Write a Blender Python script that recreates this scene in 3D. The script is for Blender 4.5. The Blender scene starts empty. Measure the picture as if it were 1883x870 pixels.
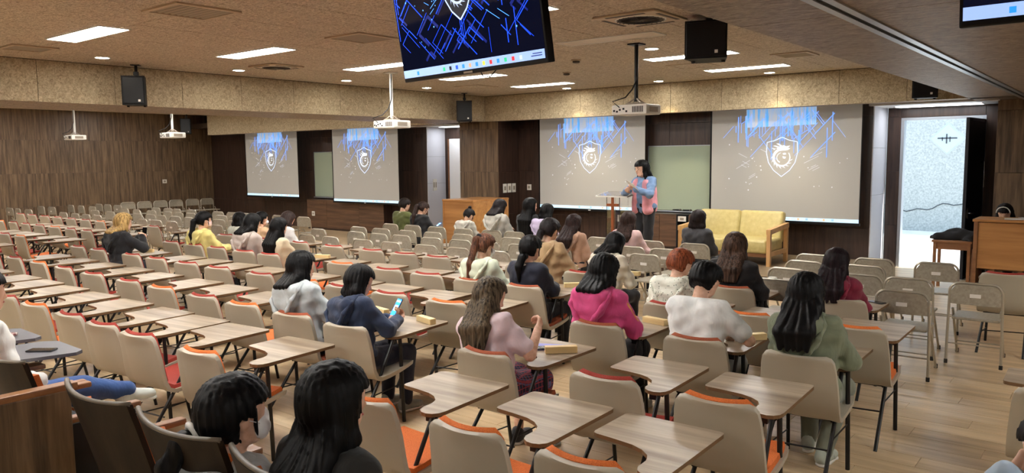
import bpy, bmesh, math, random
import numpy as np
from mathutils import Matrix, Vector

# ------------------------------------------------------------------ camera, world, exposure
scene = bpy.context.scene
col = scene.collection
YAW, PITCH, ROLL, FPX = 0.67607, 0.1009, -0.010594, 1432.2
def camera_axes():
    F = Vector((-math.sin(YAW)*math.cos(PITCH), math.cos(YAW)*math.cos(PITCH), -math.sin(PITCH)))
    r = F.cross(Vector((0, 0, 1))).normalized(); u = r.cross(F)
    return r*math.cos(ROLL)+u*math.sin(ROLL), -r*math.sin(ROLL)+u*math.cos(ROLL), F
_r, _u, _F = camera_axes()
cam_data = bpy.data.cameras.new('camera'); cam = bpy.data.objects.new('camera', cam_data); col.objects.link(cam)
cam_data.sensor_width = 36.0; cam_data.lens = FPX/1883.0*36.0; cam_data.clip_end = 200
cam.matrix_world = Matrix(((_r.x, _u.x, -_F.x, 0), (_r.y, _u.y, -_F.y, 0), (_r.z, _u.z, -_F.z, 2.0), (0, 0, 0, 1)))
scene.camera = cam
scene.view_settings.view_transform = 'Standard'; scene.view_settings.look = 'None'
scene.view_settings.gamma = 1.0; scene.view_settings.use_curve_mapping = False
scene.view_settings.exposure = 1.50

world = bpy.data.worlds.new('world'); scene.world = world; world.use_nodes = True
wn = world.node_tree; bg = wn.nodes['Background']
bg.inputs[0].default_value = (0.60, 0.78, 1.0, 1); bg.inputs[1].default_value = 1.05
sun_d = bpy.data.lights.new('sun', 'SUN'); sun_d.energy = 4.5; sun_d.angle = math.radians(1.0); sun_d.color = (1, .97, .92)
sun = bpy.data.objects.new('sun', sun_d); col.objects.link(sun)
sun.rotation_euler = (math.radians(-8), math.radians(42), 0)

PANEL_STRENGTH = 19.0
DOWN_STRENGTH = 30.0

# ------------------------------------------------------------------ helpers
rnd = random.Random(7)
def lin(c):
    c = c/255.0
    return c/12.92 if c <= 0.04045 else ((c+0.055)/1.055)**2.4
def rgb(r, g, b): return (lin(r), lin(g), lin(b), 1.0)

class MB:
    """collects geometry for one mesh"""
    def __init__(s): s.v = []; s.f = []; s.m = []
    def add(s, vs, fs, mi=0):
        n = len(s.v); s.v.extend([tuple(p) for p in vs])
        for f in fs: s.f.append(tuple(i+n for i in f)); s.m.append(mi)
        return s
    def box(s, x0, x1, y0, y1, z0, z1, mi=0):
        vs = [(x0,y0,z0),(x1,y0,z0),(x1,y1,z0),(x0,y1,z0),(x0,y0,z1),(x1,y0,z1),(x1,y1,z1),(x0,y1,z1)]
        return s.add(vs, [(0,3,2,1),(4,5,6,7),(0,1,5,4),(1,2,6,5),(2,3,7,6),(3,0,4,7)], mi)
    def cbox(s, cx, cy, cz, w, d, h, mi=0): return s.box(cx-w/2, cx+w/2, cy-d/2, cy+d/2, cz-h/2, cz+h/2, mi)
    def rbox(s, x0, x1, y0, y1, z0, z1, r=0.01, mi=0):
        """box with chamfered edges"""
        bm = bmesh.new(); bmesh.ops.create_cube(bm, size=1)
        for v in bm.verts: v.co = Vector(((x0+x1)/2+v.co.x*(x1-x0), (y0+y1)/2+v.co.y*(y1-y0), (z0+z1)/2+v.co.z*(z1-z0)))
        bmesh.ops.bevel(bm, geom=list(bm.edges), offset=r, segments=2, affect='EDGES', profile=0.6)
        bm.verts.index_update()
        s.add([v.co[:] for v in bm.verts], [[v.index for v in f.verts] for f in bm.faces], mi); bm.free(); return s
    def tube(s, pts, r, n=8, mi=0, cap=True):
        pts = [Vector(p) for p in pts]; rs = r if isinstance(r, (list, tuple)) else [r]*len(pts)
        vs = []; prev = None
        for i, p in enumerate(pts):
            t = (pts[min(i+1, len(pts)-1)]-pts[max(i-1, 0)]).normalized()
            if prev is None: a = t.orthogonal().normalized()
            else:
                a = prev - t*prev.dot(t)
                a = a.normalized() if a.length > 1e-6 else t.orthogonal().normalized()
            prev = a; b = t.cross(a)
            for k in range(n):
                an = 2*math.pi*k/n; vs.append(p+(a*math.cos(an)+b*math.sin(an))*rs[i])
        fs = []
        for i in range(len(pts)-1):
            for k in range(n):
                k2 = (k+1) % n; fs.append((i*n+k, i*n+k2, (i+1)*n+k2, (i+1)*n+k))
        if cap: fs.append(tuple(reversed(range(n)))); fs.append(tuple((len(pts)-1)*n+k for k in range(n)))
        return s.add(vs, fs, mi)
    def lathe(s, prof, c=(0,0,0), n=16, mi=0):
        vs = []; fs = []
        for (r, z) in prof:
            for k in range(n): a = 2*math.pi*k/n; vs.append((c[0]+r*math.cos(a), c[1]+r*math.sin(a), c[2]+z))
        for i in range(len(prof)-1):
            for k in range(n): k2 = (k+1) % n; fs.append((i*n+k, i*n+k2, (i+1)*n+k2, (i+1)*n+k))
        fs.append(tuple(reversed(range(n)))); fs.append(tuple((len(prof)-1)*n+k for k in range(n)))
        return s.add(vs, fs, mi)
    def prism(s, poly, z0, z1, mi=0):
        n = len(poly); vs = [(x,y,z0) for x,y in poly]+[(x,y,z1) for x,y in poly]
        fs = [tuple(reversed(range(n))), tuple(range(n,2*n))]+[(i,(i+1)%n,n+(i+1)%n,n+i) for i in range(n)]
        return s.add(vs, fs, mi)
    def mesh(s, name, mats, smooth=False):
        me = bpy.data.meshes.new(name); me.from_pydata(s.v, [], s.f)
        for m in (mats if isinstance(mats, (list, tuple)) else [mats]): me.materials.append(m)
        if max(s.m, default=0) > 0: me.polygons.foreach_set('material_index', s.m)
        if smooth: me.polygons.foreach_set('use_smooth', [True]*len(s.f))
        me.update(); return me
    def build(s, name, mats, parent=None, smooth=False):
        return link(name, s.mesh(name, mats, smooth), parent)

def link(name, me, parent=None):
    o = bpy.data.objects.new(name, me); col.objects.link(o)
    if parent is not None: o.parent = parent
    return o
def tag(o, label=None, cat=None, group=None, kind=None):
    if label: o['label'] = label
    if cat: o['category'] = cat
    if group: o['group'] = group
    if kind: o['kind'] = kind
    return o
def empty(name, loc=(0,0,0), rz=0.0):
    o = bpy.data.objects.new(name, None); col.objects.link(o); o.empty_display_size = .1
    o.location = loc; o.rotation_euler = (0, 0, rz); return o
def struct(name, mb, mat, parent=None, smooth=False):
    o = mb.build(name, mat, parent, smooth)
    if parent is None: o['kind'] = 'structure'
    return o
def smooth_by_angle(o, deg=40):
    me = o.data
    me.polygons.foreach_set('use_smooth', [True]*len(me.polygons))
    try: me.set_sharp_from_angle(angle=math.radians(deg))
    except Exception: pass
    return o
def copy_tree(src, loc, rz):
    """a copy of a thing with copies of its parts and their sub-parts"""
    r = src.copy(); col.objects.link(r); r.location = loc; r.rotation_euler = (0, 0, rz)
    for ch in src.children:
        c = ch.copy(); col.objects.link(c); c.parent = r
        for g in ch.children:
            d = g.copy(); col.objects.link(d); d.parent = c
    return r
ORD = ['first','second','third','fourth','fifth','sixth','seventh','eighth','ninth','tenth','eleventh','twelfth','thirteenth','fourteenth','fifteenth','sixteenth','seventeenth','eighteenth']

# ------------------------------------------------------------------ materials
def mat(name, color=(.5,.5,.5,1), rough=.6, metal=0, spec=.5, coat=0, trans=0, emit=None, estr=0, alpha=1):
    m = bpy.data.materials.new(name); m.use_nodes = True
    b = m.node_tree.nodes['Principled BSDF']
    b.inputs['Base Color'].default_value = color; b.inputs['Roughness'].default_value = rough
    b.inputs['Metallic'].default_value = metal; b.inputs['Specular IOR Level'].default_value = spec
    b.inputs['Coat Weight'].default_value = coat; b.inputs['Transmission Weight'].default_value = trans
    if emit: b.inputs['Emission Color'].default_value = emit; b.inputs['Emission Strength'].default_value = estr
    return m
def nodes(m): return m.node_tree.nodes, m.node_tree.links, m.node_tree.nodes['Principled BSDF']
def tex_noise(m, scale=(1,1,1), nscale=5, detail=4, rough=.6, c0=None, c1=None, lo=.3, hi=.7, bump=0, bdist=.01, coord='Object', per_object=0.0, dist=0.0):
    N, L, b = nodes(m)
    tc = N.new('ShaderNodeTexCoord'); mp = N.new('ShaderNodeMapping'); mp.inputs['Scale'].default_value = scale
    src = tc.outputs[coord]
    if per_object:
        oi = N.new('ShaderNodeObjectInfo'); vm = N.new('ShaderNodeVectorMath'); vm.operation = 'ADD'
        sc = N.new('ShaderNodeVectorMath'); sc.operation = 'SCALE'; sc.inputs['Scale'].default_value = per_object
        cmb = N.new('ShaderNodeCombineXYZ')
        for i in range(3): L.new(oi.outputs['Random'], cmb.inputs[i])
        L.new(cmb.outputs[0], sc.inputs[0]); L.new(src, vm.inputs[0]); L.new(sc.outputs[0], vm.inputs[1]); src = vm.outputs[0]
    L.new(src, mp.inputs[0])
    nz = N.new('ShaderNodeTexNoise'); nz.inputs['Scale'].default_value = nscale; nz.inputs['Detail'].default_value = detail
    nz.inputs['Roughness'].default_value = rough; nz.inputs['Distortion'].default_value = dist
    L.new(mp.outputs[0], nz.inputs['Vector'])
    if c0 is not None:
        cr = N.new('ShaderNodeValToRGB'); cr.color_ramp.elements[0].position = lo; cr.color_ramp.elements[1].position = hi
        cr.color_ramp.elements[0].color = c0; cr.color_ramp.elements[1].color = c1
        L.new(nz.outputs['Fac'], cr.inputs[0]); L.new(cr.outputs[0], b.inputs['Base Color'])
    if bump:
        bp = N.new('ShaderNodeBump'); bp.inputs['Strength'].default_value = bump; bp.inputs['Distance'].default_value = bdist
        L.new(nz.outputs['Fac'], bp.inputs['Height']); L.new(bp.outputs[0], b.inputs['Normal'])
    return m
def wood(name, c0, c1, axis='z', scale=1.0, rough=.45, coat=0, per_object=7.0, bump=.05, detail=5):
    s = {'x': (.6,9,9), 'y': (9,.6,9), 'z': (9,9,.6)}[axis]
    m = mat(name, rough=rough, coat=coat)
    return tex_noise(m, tuple(q*scale for q in s), 1.6, detail, .62, c0, c1, .32, .68, bump, .004, per_object=per_object, dist=.25)

M = {}
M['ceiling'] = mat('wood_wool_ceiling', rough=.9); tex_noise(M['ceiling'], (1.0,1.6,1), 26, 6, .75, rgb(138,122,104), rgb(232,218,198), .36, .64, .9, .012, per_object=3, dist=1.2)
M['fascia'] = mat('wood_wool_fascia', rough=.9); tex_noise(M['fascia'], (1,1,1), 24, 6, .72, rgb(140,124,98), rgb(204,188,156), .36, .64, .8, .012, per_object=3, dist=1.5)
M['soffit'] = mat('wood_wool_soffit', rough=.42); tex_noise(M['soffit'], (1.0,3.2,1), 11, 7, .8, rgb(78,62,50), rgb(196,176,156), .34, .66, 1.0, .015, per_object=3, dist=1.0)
M['joint'] = mat('dark_joint', rgb(70,55,42), .9)
M['walnut'] = wood('walnut_veneer', rgb(66,51,37), rgb(128,104,78), 'z', 1.2, .42)
M['dark_walnut'] = wood('dark_walnut_veneer', rgb(42,29,24), rgb(72,52,42), 'z', 1.4, .35)
M['cab_wood'] = wood('cabinet_veneer', rgb(66,46,34), rgb(110,80,58), 'x', 1.0, .4)
M['honey'] = wood('honey_wood', rgb(160,108,58), rgb(196,142,84), 'x', .6, .4, bump=.02)
M['honey_dark'] = wood('brown_wood', rgb(120,78,46), rgb(150,104,66), 'x', .6, .4, bump=.02)
M['block_wood'] = wood('pale_pine', rgb(214,186,128), rgb(238,214,160), 'x', .8, .5, bump=.02)
M['cross_wood'] = wood('cross_wood', rgb(120,62,28), rgb(160,88,44), 'z', 1, .4)
M['tablet'] = wood('tablet_laminate', rgb(126,108,88), rgb(184,168,146), 'x', .75, .36, coat=.0, per_object=11.0, bump=.0)
M['tablet_edge'] = mat('tablet_edge_band', rgb(110,82,52), .5)
M['plank'] = wood('floor_plank', rgb(172,146,110), rgb(212,186,148), 'x', .7, .30, per_object=9.0, bump=.02)
M['stage'] = wood('stage_plank', rgb(120,104,82), rgb(160,140,112), 'x', .7, .28, per_object=9.0, bump=.02)
M['shell'] = mat('beige_plastic', rgb(168,159,141), .42); tex_noise(M['shell'], (1,1,1), 90, 2, .5, bump=.06, bdist=.002)
M['pad_red'] = mat('red_fabric', rgb(150,46,34), .85); tex_noise(M['pad_red'], (1,1,1), 260, 2, .5, rgb(128,36,28), rgb(170,58,42), .3, .7, .3, .002)
M['pad_orange'] = mat('orange_fabric', rgb(208,104,40), .85); tex_noise(M['pad_orange'], (1,1,1), 260, 2, .5, rgb(186,86,30), rgb(224,122,52), .3, .7, .3, .002)
M['pad_brown'] = mat('rust_fabric', rgb(150,72,44), .85); tex_noise(M['pad_brown'], (1,1,1), 260, 2, .5, rgb(132,60,34), rgb(168,86,52), .3, .7, .3, .002)
M['black_metal'] = mat('black_steel', rgb(26,25,25), .38, .3)
M['grey_metal'] = mat('grey_beige_steel', rgb(160,152,136), .38, .25); tex_noise(M['grey_metal'], (1,1,1), 40, 2, .5, rgb(150,142,126), rgb(170,162,146), .3, .7)
M['fold_tube'] = mat('light_steel_tube', rgb(178,170,154), .3, .5)
M['rubber'] = mat('black_rubber', rgb(22,20,18), .7)
M['sticker'] = mat('white_sticker', rgb(226,220,212), .6)
M['white_plastic'] = mat('white_plastic', rgb(224,222,214), .4)
M['grille_grey'] = mat('grey_grille', rgb(150,138,122), .5)
M['grille_dark'] = mat('dark_grille', rgb(70,60,52), .6)
M['vent_frame'] = mat('vent_frame', rgb(186,166,140), .5)
M['black'] = mat('black_plastic', rgb(12,12,14), .4, spec=.3)
M['black_matte'] = mat('speaker_black', rgb(13,13,15), .6, spec=.25); tex_noise(M['black_matte'], (1,1,1), 300, 2, .5, bump=.2, bdist=.002)
M['cable'] = mat('black_cable', rgb(25,25,26), .5)
M['light'] = mat('light_panel', (1,1,1,1), .5, emit=(1.0,.98,.94,1), estr=PANEL_STRENGTH)
M['light_fill'] = mat('added_fill_panel', (1,1,1,1), .5, emit=(.92,.96,1.0,1), estr=5.0)
M['unlit'] = mat('unlit_diffuser', rgb(206,192,172), .5)
M['down'] = mat('downlight_lens', (1,1,1,1), .5, emit=(1.0,.93,.80,1), estr=DOWN_STRENGTH)
M['alu'] = mat('brushed_aluminium', rgb(176,182,190), .32, .8)
M['dark_gap'] = mat('dark_slot', rgb(20,20,22), .8)
M['white_paint'] = mat('white_paint', rgb(225,226,228), .45)
M['strip'] = mat('daylit_return_panel', rgb(206,206,214), .35)  # pale colour carries the daylight glancing off the recess returns
M['board'] = mat('pale_green_glass_board', rgb(160,172,152), .12, coat=.5)
M['glass'] = mat('clear_acrylic', (1,1,1,1), .03, trans=1.0)
M['door'] = mat('dark_steel_door', rgb(30,32,40), .35, .2)
M['chrome'] = mat('chrome', rgb(190,190,195), .2, 1)
M['concrete'] = mat('stucco_wall', rough=.9); tex_noise(M['concrete'], (1,1,1), 22, 5, .7, rgb(150,156,154), rgb(200,204,200), .3, .7, .5, .02)
M['paving'] = mat('pale_paving', rough=.8); tex_noise(M['paving'], (1,1,1), 3, 4, .6, rgb(205,203,196), rgb(226,224,218), .3, .7)
M['emblem'] = mat('grey_relief', rgb(186,196,198), .8)
M['emblem_dark'] = mat('dark_mark', rgb(70,76,80), .8)
M['sofa'] = mat('yellow_vinyl', rgb(222,202,132), .42); tex_noise(M['sofa'], (1,1,1), 14, 3, .5, rgb(188,170,108), rgb(204,188,126), .3, .7, .1, .01)
M['sofa_wood'] = wood('blond_arm_wood', rgb(196,148,92), rgb(220,176,120), 'z', .6, .35)
M['grey_tablet'] = mat('grey_laminate', rgb(92,92,98), .35)
M['seat_wood'] = wood('dark_ply_back', rgb(20,14,10), rgb(46,34,23), 'z', .9, .55, coat=.0, bump=.0); M['seat_wood'].node_tree.nodes['Principled BSDF'].inputs['Specular IOR Level'].default_value = .2
M['seat_edge'] = mat('worn_ply_edge', rgb(104,94,80), .4)
M['paper'] = mat('white_paper', rgb(232,230,226), .7)
M['phone_body'] = mat('phone_body', rgb(28,28,32), .25)
M['phone_screen_on'] = mat('phone_screen_lit', rgb(40,110,200), .2, emit=rgb(50,130,235), estr=1.2)
M['phone_screen_off'] = mat('phone_screen_dark', rgb(16,16,18), .08)
M['notebook'] = mat('lavender_cover', rgb(140,142,206), .5)
M['navy_cloth'] = mat('navy_cloth', rgb(28,36,62), .85)
M['black_cloth'] = mat('black_cloth', rgb(20,20,24), .85); tex_noise(M['black_cloth'], (1,1,1), 9, 4, .5, bump=.4, bdist=.03)
M['cup'] = mat('paper_cup', rgb(238,222,188), .6)
M['pink_plastic'] = mat('pink_plastic', rgb(226,70,110), .4)
M['switch'] = mat('switch_plate', rgb(220,216,206), .4)
M['rack_dark'] = mat('rack_interior', rgb(14,13,16), .7)
M['violet_led'] = mat('violet_led', rgb(70,50,200), .4, emit=rgb(80,60,230), estr=.6)
# ------------------------------------------------------------------ the room
XL, XB0, XB1, XR, ZC, ZS = -24.4, -12.85, -11.35, -2.0, 3.35, 2.80
YF, YFL, YD = 14.05, 14.30, 14.95       # front wall, front wall of the far half, door wall
STAGE = 0.20

fl = struct('floor', MB().box(XL, 5, -6, 15.0, -.12, -.006), M['plank'])
# planks that show large are pieces; the rest is one joined piece
PW, PL = .20, 1.25
plank_me = MB().rbox(0, PL-.004, 0, PW-.003, -.012, 0, .002).mesh('plank', M['plank'])
far = MB(); row = 0; y = 1.76
near_n = 0
while y < 14.9:
    off = (row*0.47) % PL
    x = 1.2 - off
    while x > XL-PL:
        x0 = x-PL
        if near_n < 296 and -5.6 < x0 < 0.9 and y < 7.9:
            o = link('plank', plank_me, fl); o.location = (x0, y, 0); near_n += 1
        else:
            a, b = max(x0, XL), min(x0+PL-.004, 1.2)
            if b > a+.02: far.add([(a,y,0),(b,y,0),(b,y+PW-.003,0),(a,y+PW-.003,0)], [(0,1,2,3)])
        x -= PL
    y += PW; row += 1
fo = far.build('far_planks', M['plank'], fl); fo['kind'] = 'stuff'

st = struct('floor_stage', MB().box(-11.0, -3.5, 11.3, YF, 0, STAGE-.006), M['dark_walnut'])
st_me = {}
for j in range(11):
    y0 = 11.3+j*.25; off = (j*.9) % 1.8; x = -11.0-off
    while x < -3.5:
        a, b = max(x, -11.0), min(x+1.795, -3.5)
        if b-a > .05:
            k = round(b-a, 3)
            if k not in st_me: st_me[k] = MB().rbox(0, k, 0, .247, -.012, 0, .002).mesh('plank', M['stage'])
            o = link('plank', st_me[k], st); o.location = (a, y0, STAGE)
        x += 1.8
struct('floor_rear_tier', MB().box(XL, 5, -6, 1.66, -.01, .2), M['plank'])

def cuts(a, b, step, start=None):
    out = [a]; p = start if start is not None else a+step
    while p < b-.02:
        if p > a+.02: out.append(p)
        p += step
    return out+[b]
def panels(parent, axis, plane, u0, u1, us, vs, m, name='wall_panel', t=.018, g=.004, side=-1):
    """separate panels on a wall: axis 'x' = wall runs along x at y=plane, 'y' = along y at x=plane, 'z' = ceiling at z=plane (u=x, v=y)"""
    cache = {}
    for i in range(len(us)-1):
        for j in range(len(vs)-1):
            w, h = round(us[i+1]-us[i]-g, 3), round(vs[j+1]-vs[j]-g, 3)
            if (w, h) not in cache:
                b = MB()
                if axis == 'x': b.rbox(0, w, min(0, side*t), max(0, side*t), 0, h, .003)
                elif axis == 'y': b.rbox(min(0, side*t), max(0, side*t), 0, w, 0, h, .003)
                else: b.rbox(0, w, 0, h, min(0, side*t), max(0, side*t), .003)
                cache[(w, h)] = b.mesh(name, m)
            o = link(name, cache[(w, h)], parent)
            o.location = {'x': (us[i], plane, vs[j]), 'y': (plane, us[i], vs[j]), 'z': (us[i], vs[j], plane)}[axis]
ZJ = [0, .74, 1.69, 2.64]
wl = struct('wall_left', MB().box(XL-.3, XL-.02, -6, 15.2, 0, 3.6), M['joint'])
panels(wl, 'y', XL-.02, 0, 0, cuts(-6, YFL, .9, 6.2), ZJ+[3.5], M['walnut'], side=1)
wf = struct('wall_front_far', MB().box(XL, -14.28, YFL+.02, YFL+.9, 0, 3.6), M['joint'])
panels(wf, 'x', YFL+.02, 0, 0, cuts(XL, -14.225, .98), ZJ+[3.5], M['dark_walnut'])
wc = struct('wall_front', MB().box(-11.05, -3.53, YF+.02, YF+.9, 0, 3.6), M['joint'])
panels(wc, 'x', YF+.02, 0, 0, cuts(-11.05, -3.485, .95), [0, STAGE+.003]+ZJ[1:]+[3.3], M['dark_walnut'])
wr = struct('wall_front_right', MB().box(-1.72, 5, YF+.02, YF+.9, 0, 3.6), M['joint'])
panels(wr, 'x', YF+.02, 0, 0, cuts(-1.72, 2.8, 1.1), ZJ+[2.8], M['walnut'])
struct('wall_right', MB().box(5, 5.3, -6, 15.2, 0, 3.6), M['walnut'])
struct('wall_rear', MB().box(XL, 5.3, -6.3, -6, 0, 3.6), M['walnut'])
# pillar between the two halves, with its own panels
pl = struct('wall_pillar', MB().box(-12.18, -11.07, 13.34, 15.0, 0, 3.0), M['joint'])
panels(pl, 'x', 13.34, 0, 0, [-12.2, -11.62, -11.05], ZJ+[2.8], M['walnut'])
panels(pl, 'y', -11.07, 0, 0, [13.33, 14.05], ZJ+[2.8], M['dark_walnut'], side=1)
# doorway recess beside the pillar
al = struct('wall_alcove_far', MB().box(-14.4, -12.1, 14.97, 15.2, 0, 3.4), M['dark_walnut'])
sp = struct('wall_alcove_far_return', MB().box(-14.26, -14.24, YFL, 14.97, 0, 3.0), M['joint'])
panels(sp, 'y', -14.24, 0, 0, [YFL, 14.97], [0, 1.36, 2.05, 2.8], M['strip'], side=1)
struct('ceiling_alcove_far', MB().box(-15.6, -12.2, 13.95, 15.0, 2.80, 2.86), M['white_paint'])
d2 = struct('door_2', MB().rbox(-14.02, -13.62, 14.90, 14.968, 0, 2.5, .01), M['white_paint'])  # white colour stands in for daylight through the door gap
MB().box(-14.10, -14.02, 14.93, 14.968, 0, 2.5).box(-13.62, -13.55, 14.90, 14.968, 0, 2.55).build('door_frame', M['honey_dark'], d2)
MB().rbox(-13.55, -12.6, 14.88, 14.93, 0, 2.5, .01).build('door_leaf', M['door'], d2)
# doorway recess on the open side
wd = struct('wall_door', MB().box(-3.48, -3.26, YD, YD+.15, 0, 3.3).box(-1.98, -1.70, YD, YD+.15, 0, 3.3).box(-3.26, -1.98, YD, YD+.15, 2.61, 3.3), M['dark_walnut'])
panels(wd, 'x', YD, 0, 0, [-3.47, -3.26], ZJ+[2.64+.14], M['dark_walnut'])
panels(wd, 'x', YD, 0, 0, [-3.26, -1.99], [2.62, 2.78], M['dark_walnut'])
sr = struct('wall_alcove_return', MB().box(-3.52, -3.50, YF+.02, YD, 0, 3.0), M['joint'])
panels(sr, 'y', -3.50, 0, 0, [YF+.0, YD], [0, 1.30, 2.1, 2.8], M['strip'], side=1)
struct('wall_alcove_side', MB().box(-1.72, -1.66, YF+.02, YD+.15, 0, 3.0), M['dark_walnut'])
struct('ceiling_alcove', MB().box(-3.55, -1.7, 13.95, 15.1, 2.79, 2.86), M['white_paint'])
d1 = struct('door_1', MB().box(-3.26, -3.21, YD-.02, YD+.15, 0, 2.57).box(-2.03, -1.98, YD-.02, YD+.15, 0, 2.57).box(-3.26, -1.98, YD-.02, YD+.15, 2.57, 2.615), M['alu'])
lf = MB().rbox(0, .05, -1.0, 0, .01, 2.55, .006).build('door_leaf', M['door'], d1); lf.location = (-2.03, YD-.03, 0); lf.rotation_euler = (0, 0, math.radians(-5))
MB().tube([(.05,-.9,1.05),(.105,-.9,1.05),(.105,-.76,1.05)], .011).cbox(.055,-.9,1.05,.012,.05,.16).build('door_handle', M['chrome'], lf, True)
MB().tube([(.05,-.2,1.45),(.10,-.2,1.45),(.10,-.2,1.85),(.05,-.2,1.85)], .012).build('pull_bar', M['chrome'], lf, True)
MB().box(.0,.05,-.8,-.1,2.5,2.53).build('door_closer', M['alu'], lf)

# ceilings
cl = struct('ceiling', MB().box(XB1-.1, XR+.1, -6, 13.4, ZC+.02, ZC+.2), M['joint'])
panels(cl, 'z', ZC+.02, 0, 0, cuts(XB1, XR, 1.0, -10.83), cuts(-.2, 13.25, 2.02), M['ceiling'], 'ceiling_panel', .02, .010)
struct('ceiling_rear', MB().box(XB1, XR, -6, -.2, ZC, ZC+.02), M['ceiling'])
struct('ceiling_far', MB().box(XL-.1, XB0, -6, 15.2, 3.5, 3.7), M['ceiling'])
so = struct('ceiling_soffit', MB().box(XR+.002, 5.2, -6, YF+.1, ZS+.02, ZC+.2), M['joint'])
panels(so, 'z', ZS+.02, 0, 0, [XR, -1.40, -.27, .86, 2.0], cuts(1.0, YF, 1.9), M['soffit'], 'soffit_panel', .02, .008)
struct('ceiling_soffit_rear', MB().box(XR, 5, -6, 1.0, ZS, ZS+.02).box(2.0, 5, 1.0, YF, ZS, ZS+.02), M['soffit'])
tr = tag(empty('ceiling_track', (-1.335, 7.5, ZS)), 'long aluminium partition track set into the dark soffit', 'ceiling track')
MB().box(-.065, -.018, -6.5, 6.55, -.012, .002).build('rail', M['alu'], tr); MB().box(.018, .065, -6.5, 6.55, -.012, .002).build('rail', M['alu'], tr)
MB().box(-.018, .018, -6.5, 6.55, -.003, .004).build('slot', M['dark_gap'], tr)
# beams with fascia panels
bl = struct('trim_1', MB().box(XB0, XB1-.02, -6, 15.0, ZS+.012, 3.6), M['joint'])
panels(bl, 'y', XB1-.02, 0, 0, cuts(-1.78, 13.25, 1.0), [ZS, ZC], M['fascia'], 'fascia_panel', .02, .006, side=1)
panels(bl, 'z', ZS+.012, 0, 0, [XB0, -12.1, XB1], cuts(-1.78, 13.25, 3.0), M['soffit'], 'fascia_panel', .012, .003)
bf = struct('trim_2', MB().box(XB1-.02, 5, 13.27, 13.5, ZS+.012, 3.6), M['joint'])
panels(bf, 'x', 13.27, 0, 0, cuts(XB1-.02, XR+1.2, 1.0, -10.83), [ZS, ZC], M['fascia'], 'fascia_panel', .02, .006)
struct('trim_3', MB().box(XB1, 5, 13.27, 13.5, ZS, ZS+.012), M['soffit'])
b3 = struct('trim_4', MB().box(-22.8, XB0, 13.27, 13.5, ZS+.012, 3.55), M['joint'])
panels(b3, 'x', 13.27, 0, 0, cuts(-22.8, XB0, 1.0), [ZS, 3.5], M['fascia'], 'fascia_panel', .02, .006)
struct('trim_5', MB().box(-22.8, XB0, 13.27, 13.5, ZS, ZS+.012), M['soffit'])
struct('ceiling_slot', MB().box(XB1, 5, 13.5, YF+.3, 3.05, 3.2).box(XL, XB0, 13.5, YFL+.3, 3.05, 3.2), M['joint'])

# outside the door
struct('ground', MB().box(-16, 12, 15.10, 26, -.14, -.015), M['paving'])
pv = bpy.data.objects['ground']
slab_me = MB().rbox(0, 1.19, 0, 1.19, -.02, 0, .004).mesh('paving_slab', M['paving'])
for i in range(6):
    for j in range(6):
        o = link('paving_slab', slab_me, pv); o.location = (-7.2+i*1.2, 15.12+j*1.2, 0)
ow = struct('wall_outside', MB().box(-16, 12, 22.4, 22.8, -.1, 7), M['concrete'])
crack = MB(); pts = []
x = -5.4
while x < -2.6: pts.append((x, 22.395, .62+.10*math.sin(x*3.1)+.04*math.sin(x*11))); x += .12
crack.tube(pts, .012, 5).build('crack', M['emblem_dark'], ow)
em = MB().add([(-.42,0,0),(0,0,-.42),(.42,0,0),(0,0,.42),(-.36,-.04,0),(0,-.04,-.36),(.36,-.04,0),(0,-.04,.36)],
    [(0,1,5,4),(1,2,6,5),(2,3,7,6),(3,0,4,7),(4,5,6,7)])
e1 = em.build('diamond_plaque', M['emblem'], None); e1.location = (-3.80, 22.40, 2.36)
tag(e1, 'pale diamond shaped plaque with dark strokes on the outside wall', 'plaque')
MB().box(-.22,.22,-.05,-.035,.0,.03).box(-.03,.0,-.05,-.035,-.12,.12).box(.05,.07,-.05,-.035,-.08,.05).box(-.12,-.1,-.05,-.035,-.05,.04).build('mark', M['emblem_dark'], e1)

# ------------------------------------------------------------------ lamps, vents and other ceiling fittings
def ceiling_light(x, y, z, label, lit=True, grp='rectangular ceiling lights', m=None):
    t = tag(empty('ceiling_light', (x, y, z)), label, 'ceiling light', grp)
    MB().box(-.645,.645,-.165,-.15,-.012,0).box(-.645,.645,.15,.165,-.012,0).box(-.645,-.63,-.15,.15,-.012,0).box(.63,.645,-.15,.15,-.012,0).build('frame', M['white_plastic'], t)
    MB().box(-.63,.63,-.15,.15,-.008,0).build('diffuser', m or (M['light'] if lit else M['unlit']), t)
LY = [-3.2, -.8, 1.7, 3.76, 5.78, 7.83, 9.9, 11.85]
for i, y in enumerate(LY):
    n = ORD[len(LY)-1-i]
    ceiling_light(-8.75, y, ZC-.001, 'lit rectangular ceiling light, %s from the front fascia in the column nearer the beige beam' % n)
    lit = i != 5
    ceiling_light(-4.82, y, ZC-.001, ('lit rectangular ceiling light, %s from the front fascia in the column nearer the open door' % n) if lit else 'switched-off rectangular ceiling light beside the round grille air conditioner', lit)
for i, y in enumerate([1.7, 4.8, 7.9, 11.0]):
    for j, x in enumerate([-15.2, -18.6, -22.0]):
        ceiling_light(x, y, 3.498, 'rectangular ceiling light over the far seats behind the beam, %s from rear, %s from beam' % (ORD[i], ORD[j]), True, 'lights over the far half')
for i, y in enumerate([-2.5, .8, 4.1, 7.4]):  # unseen lamps added to brighten the dim floor on the soffit side
    ceiling_light(1.45, y, ZS-.001, 'added unseen light in the low soffit by the side wall, %s from the rear' % ORD[i], True, 'added lights in the soffit')
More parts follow.
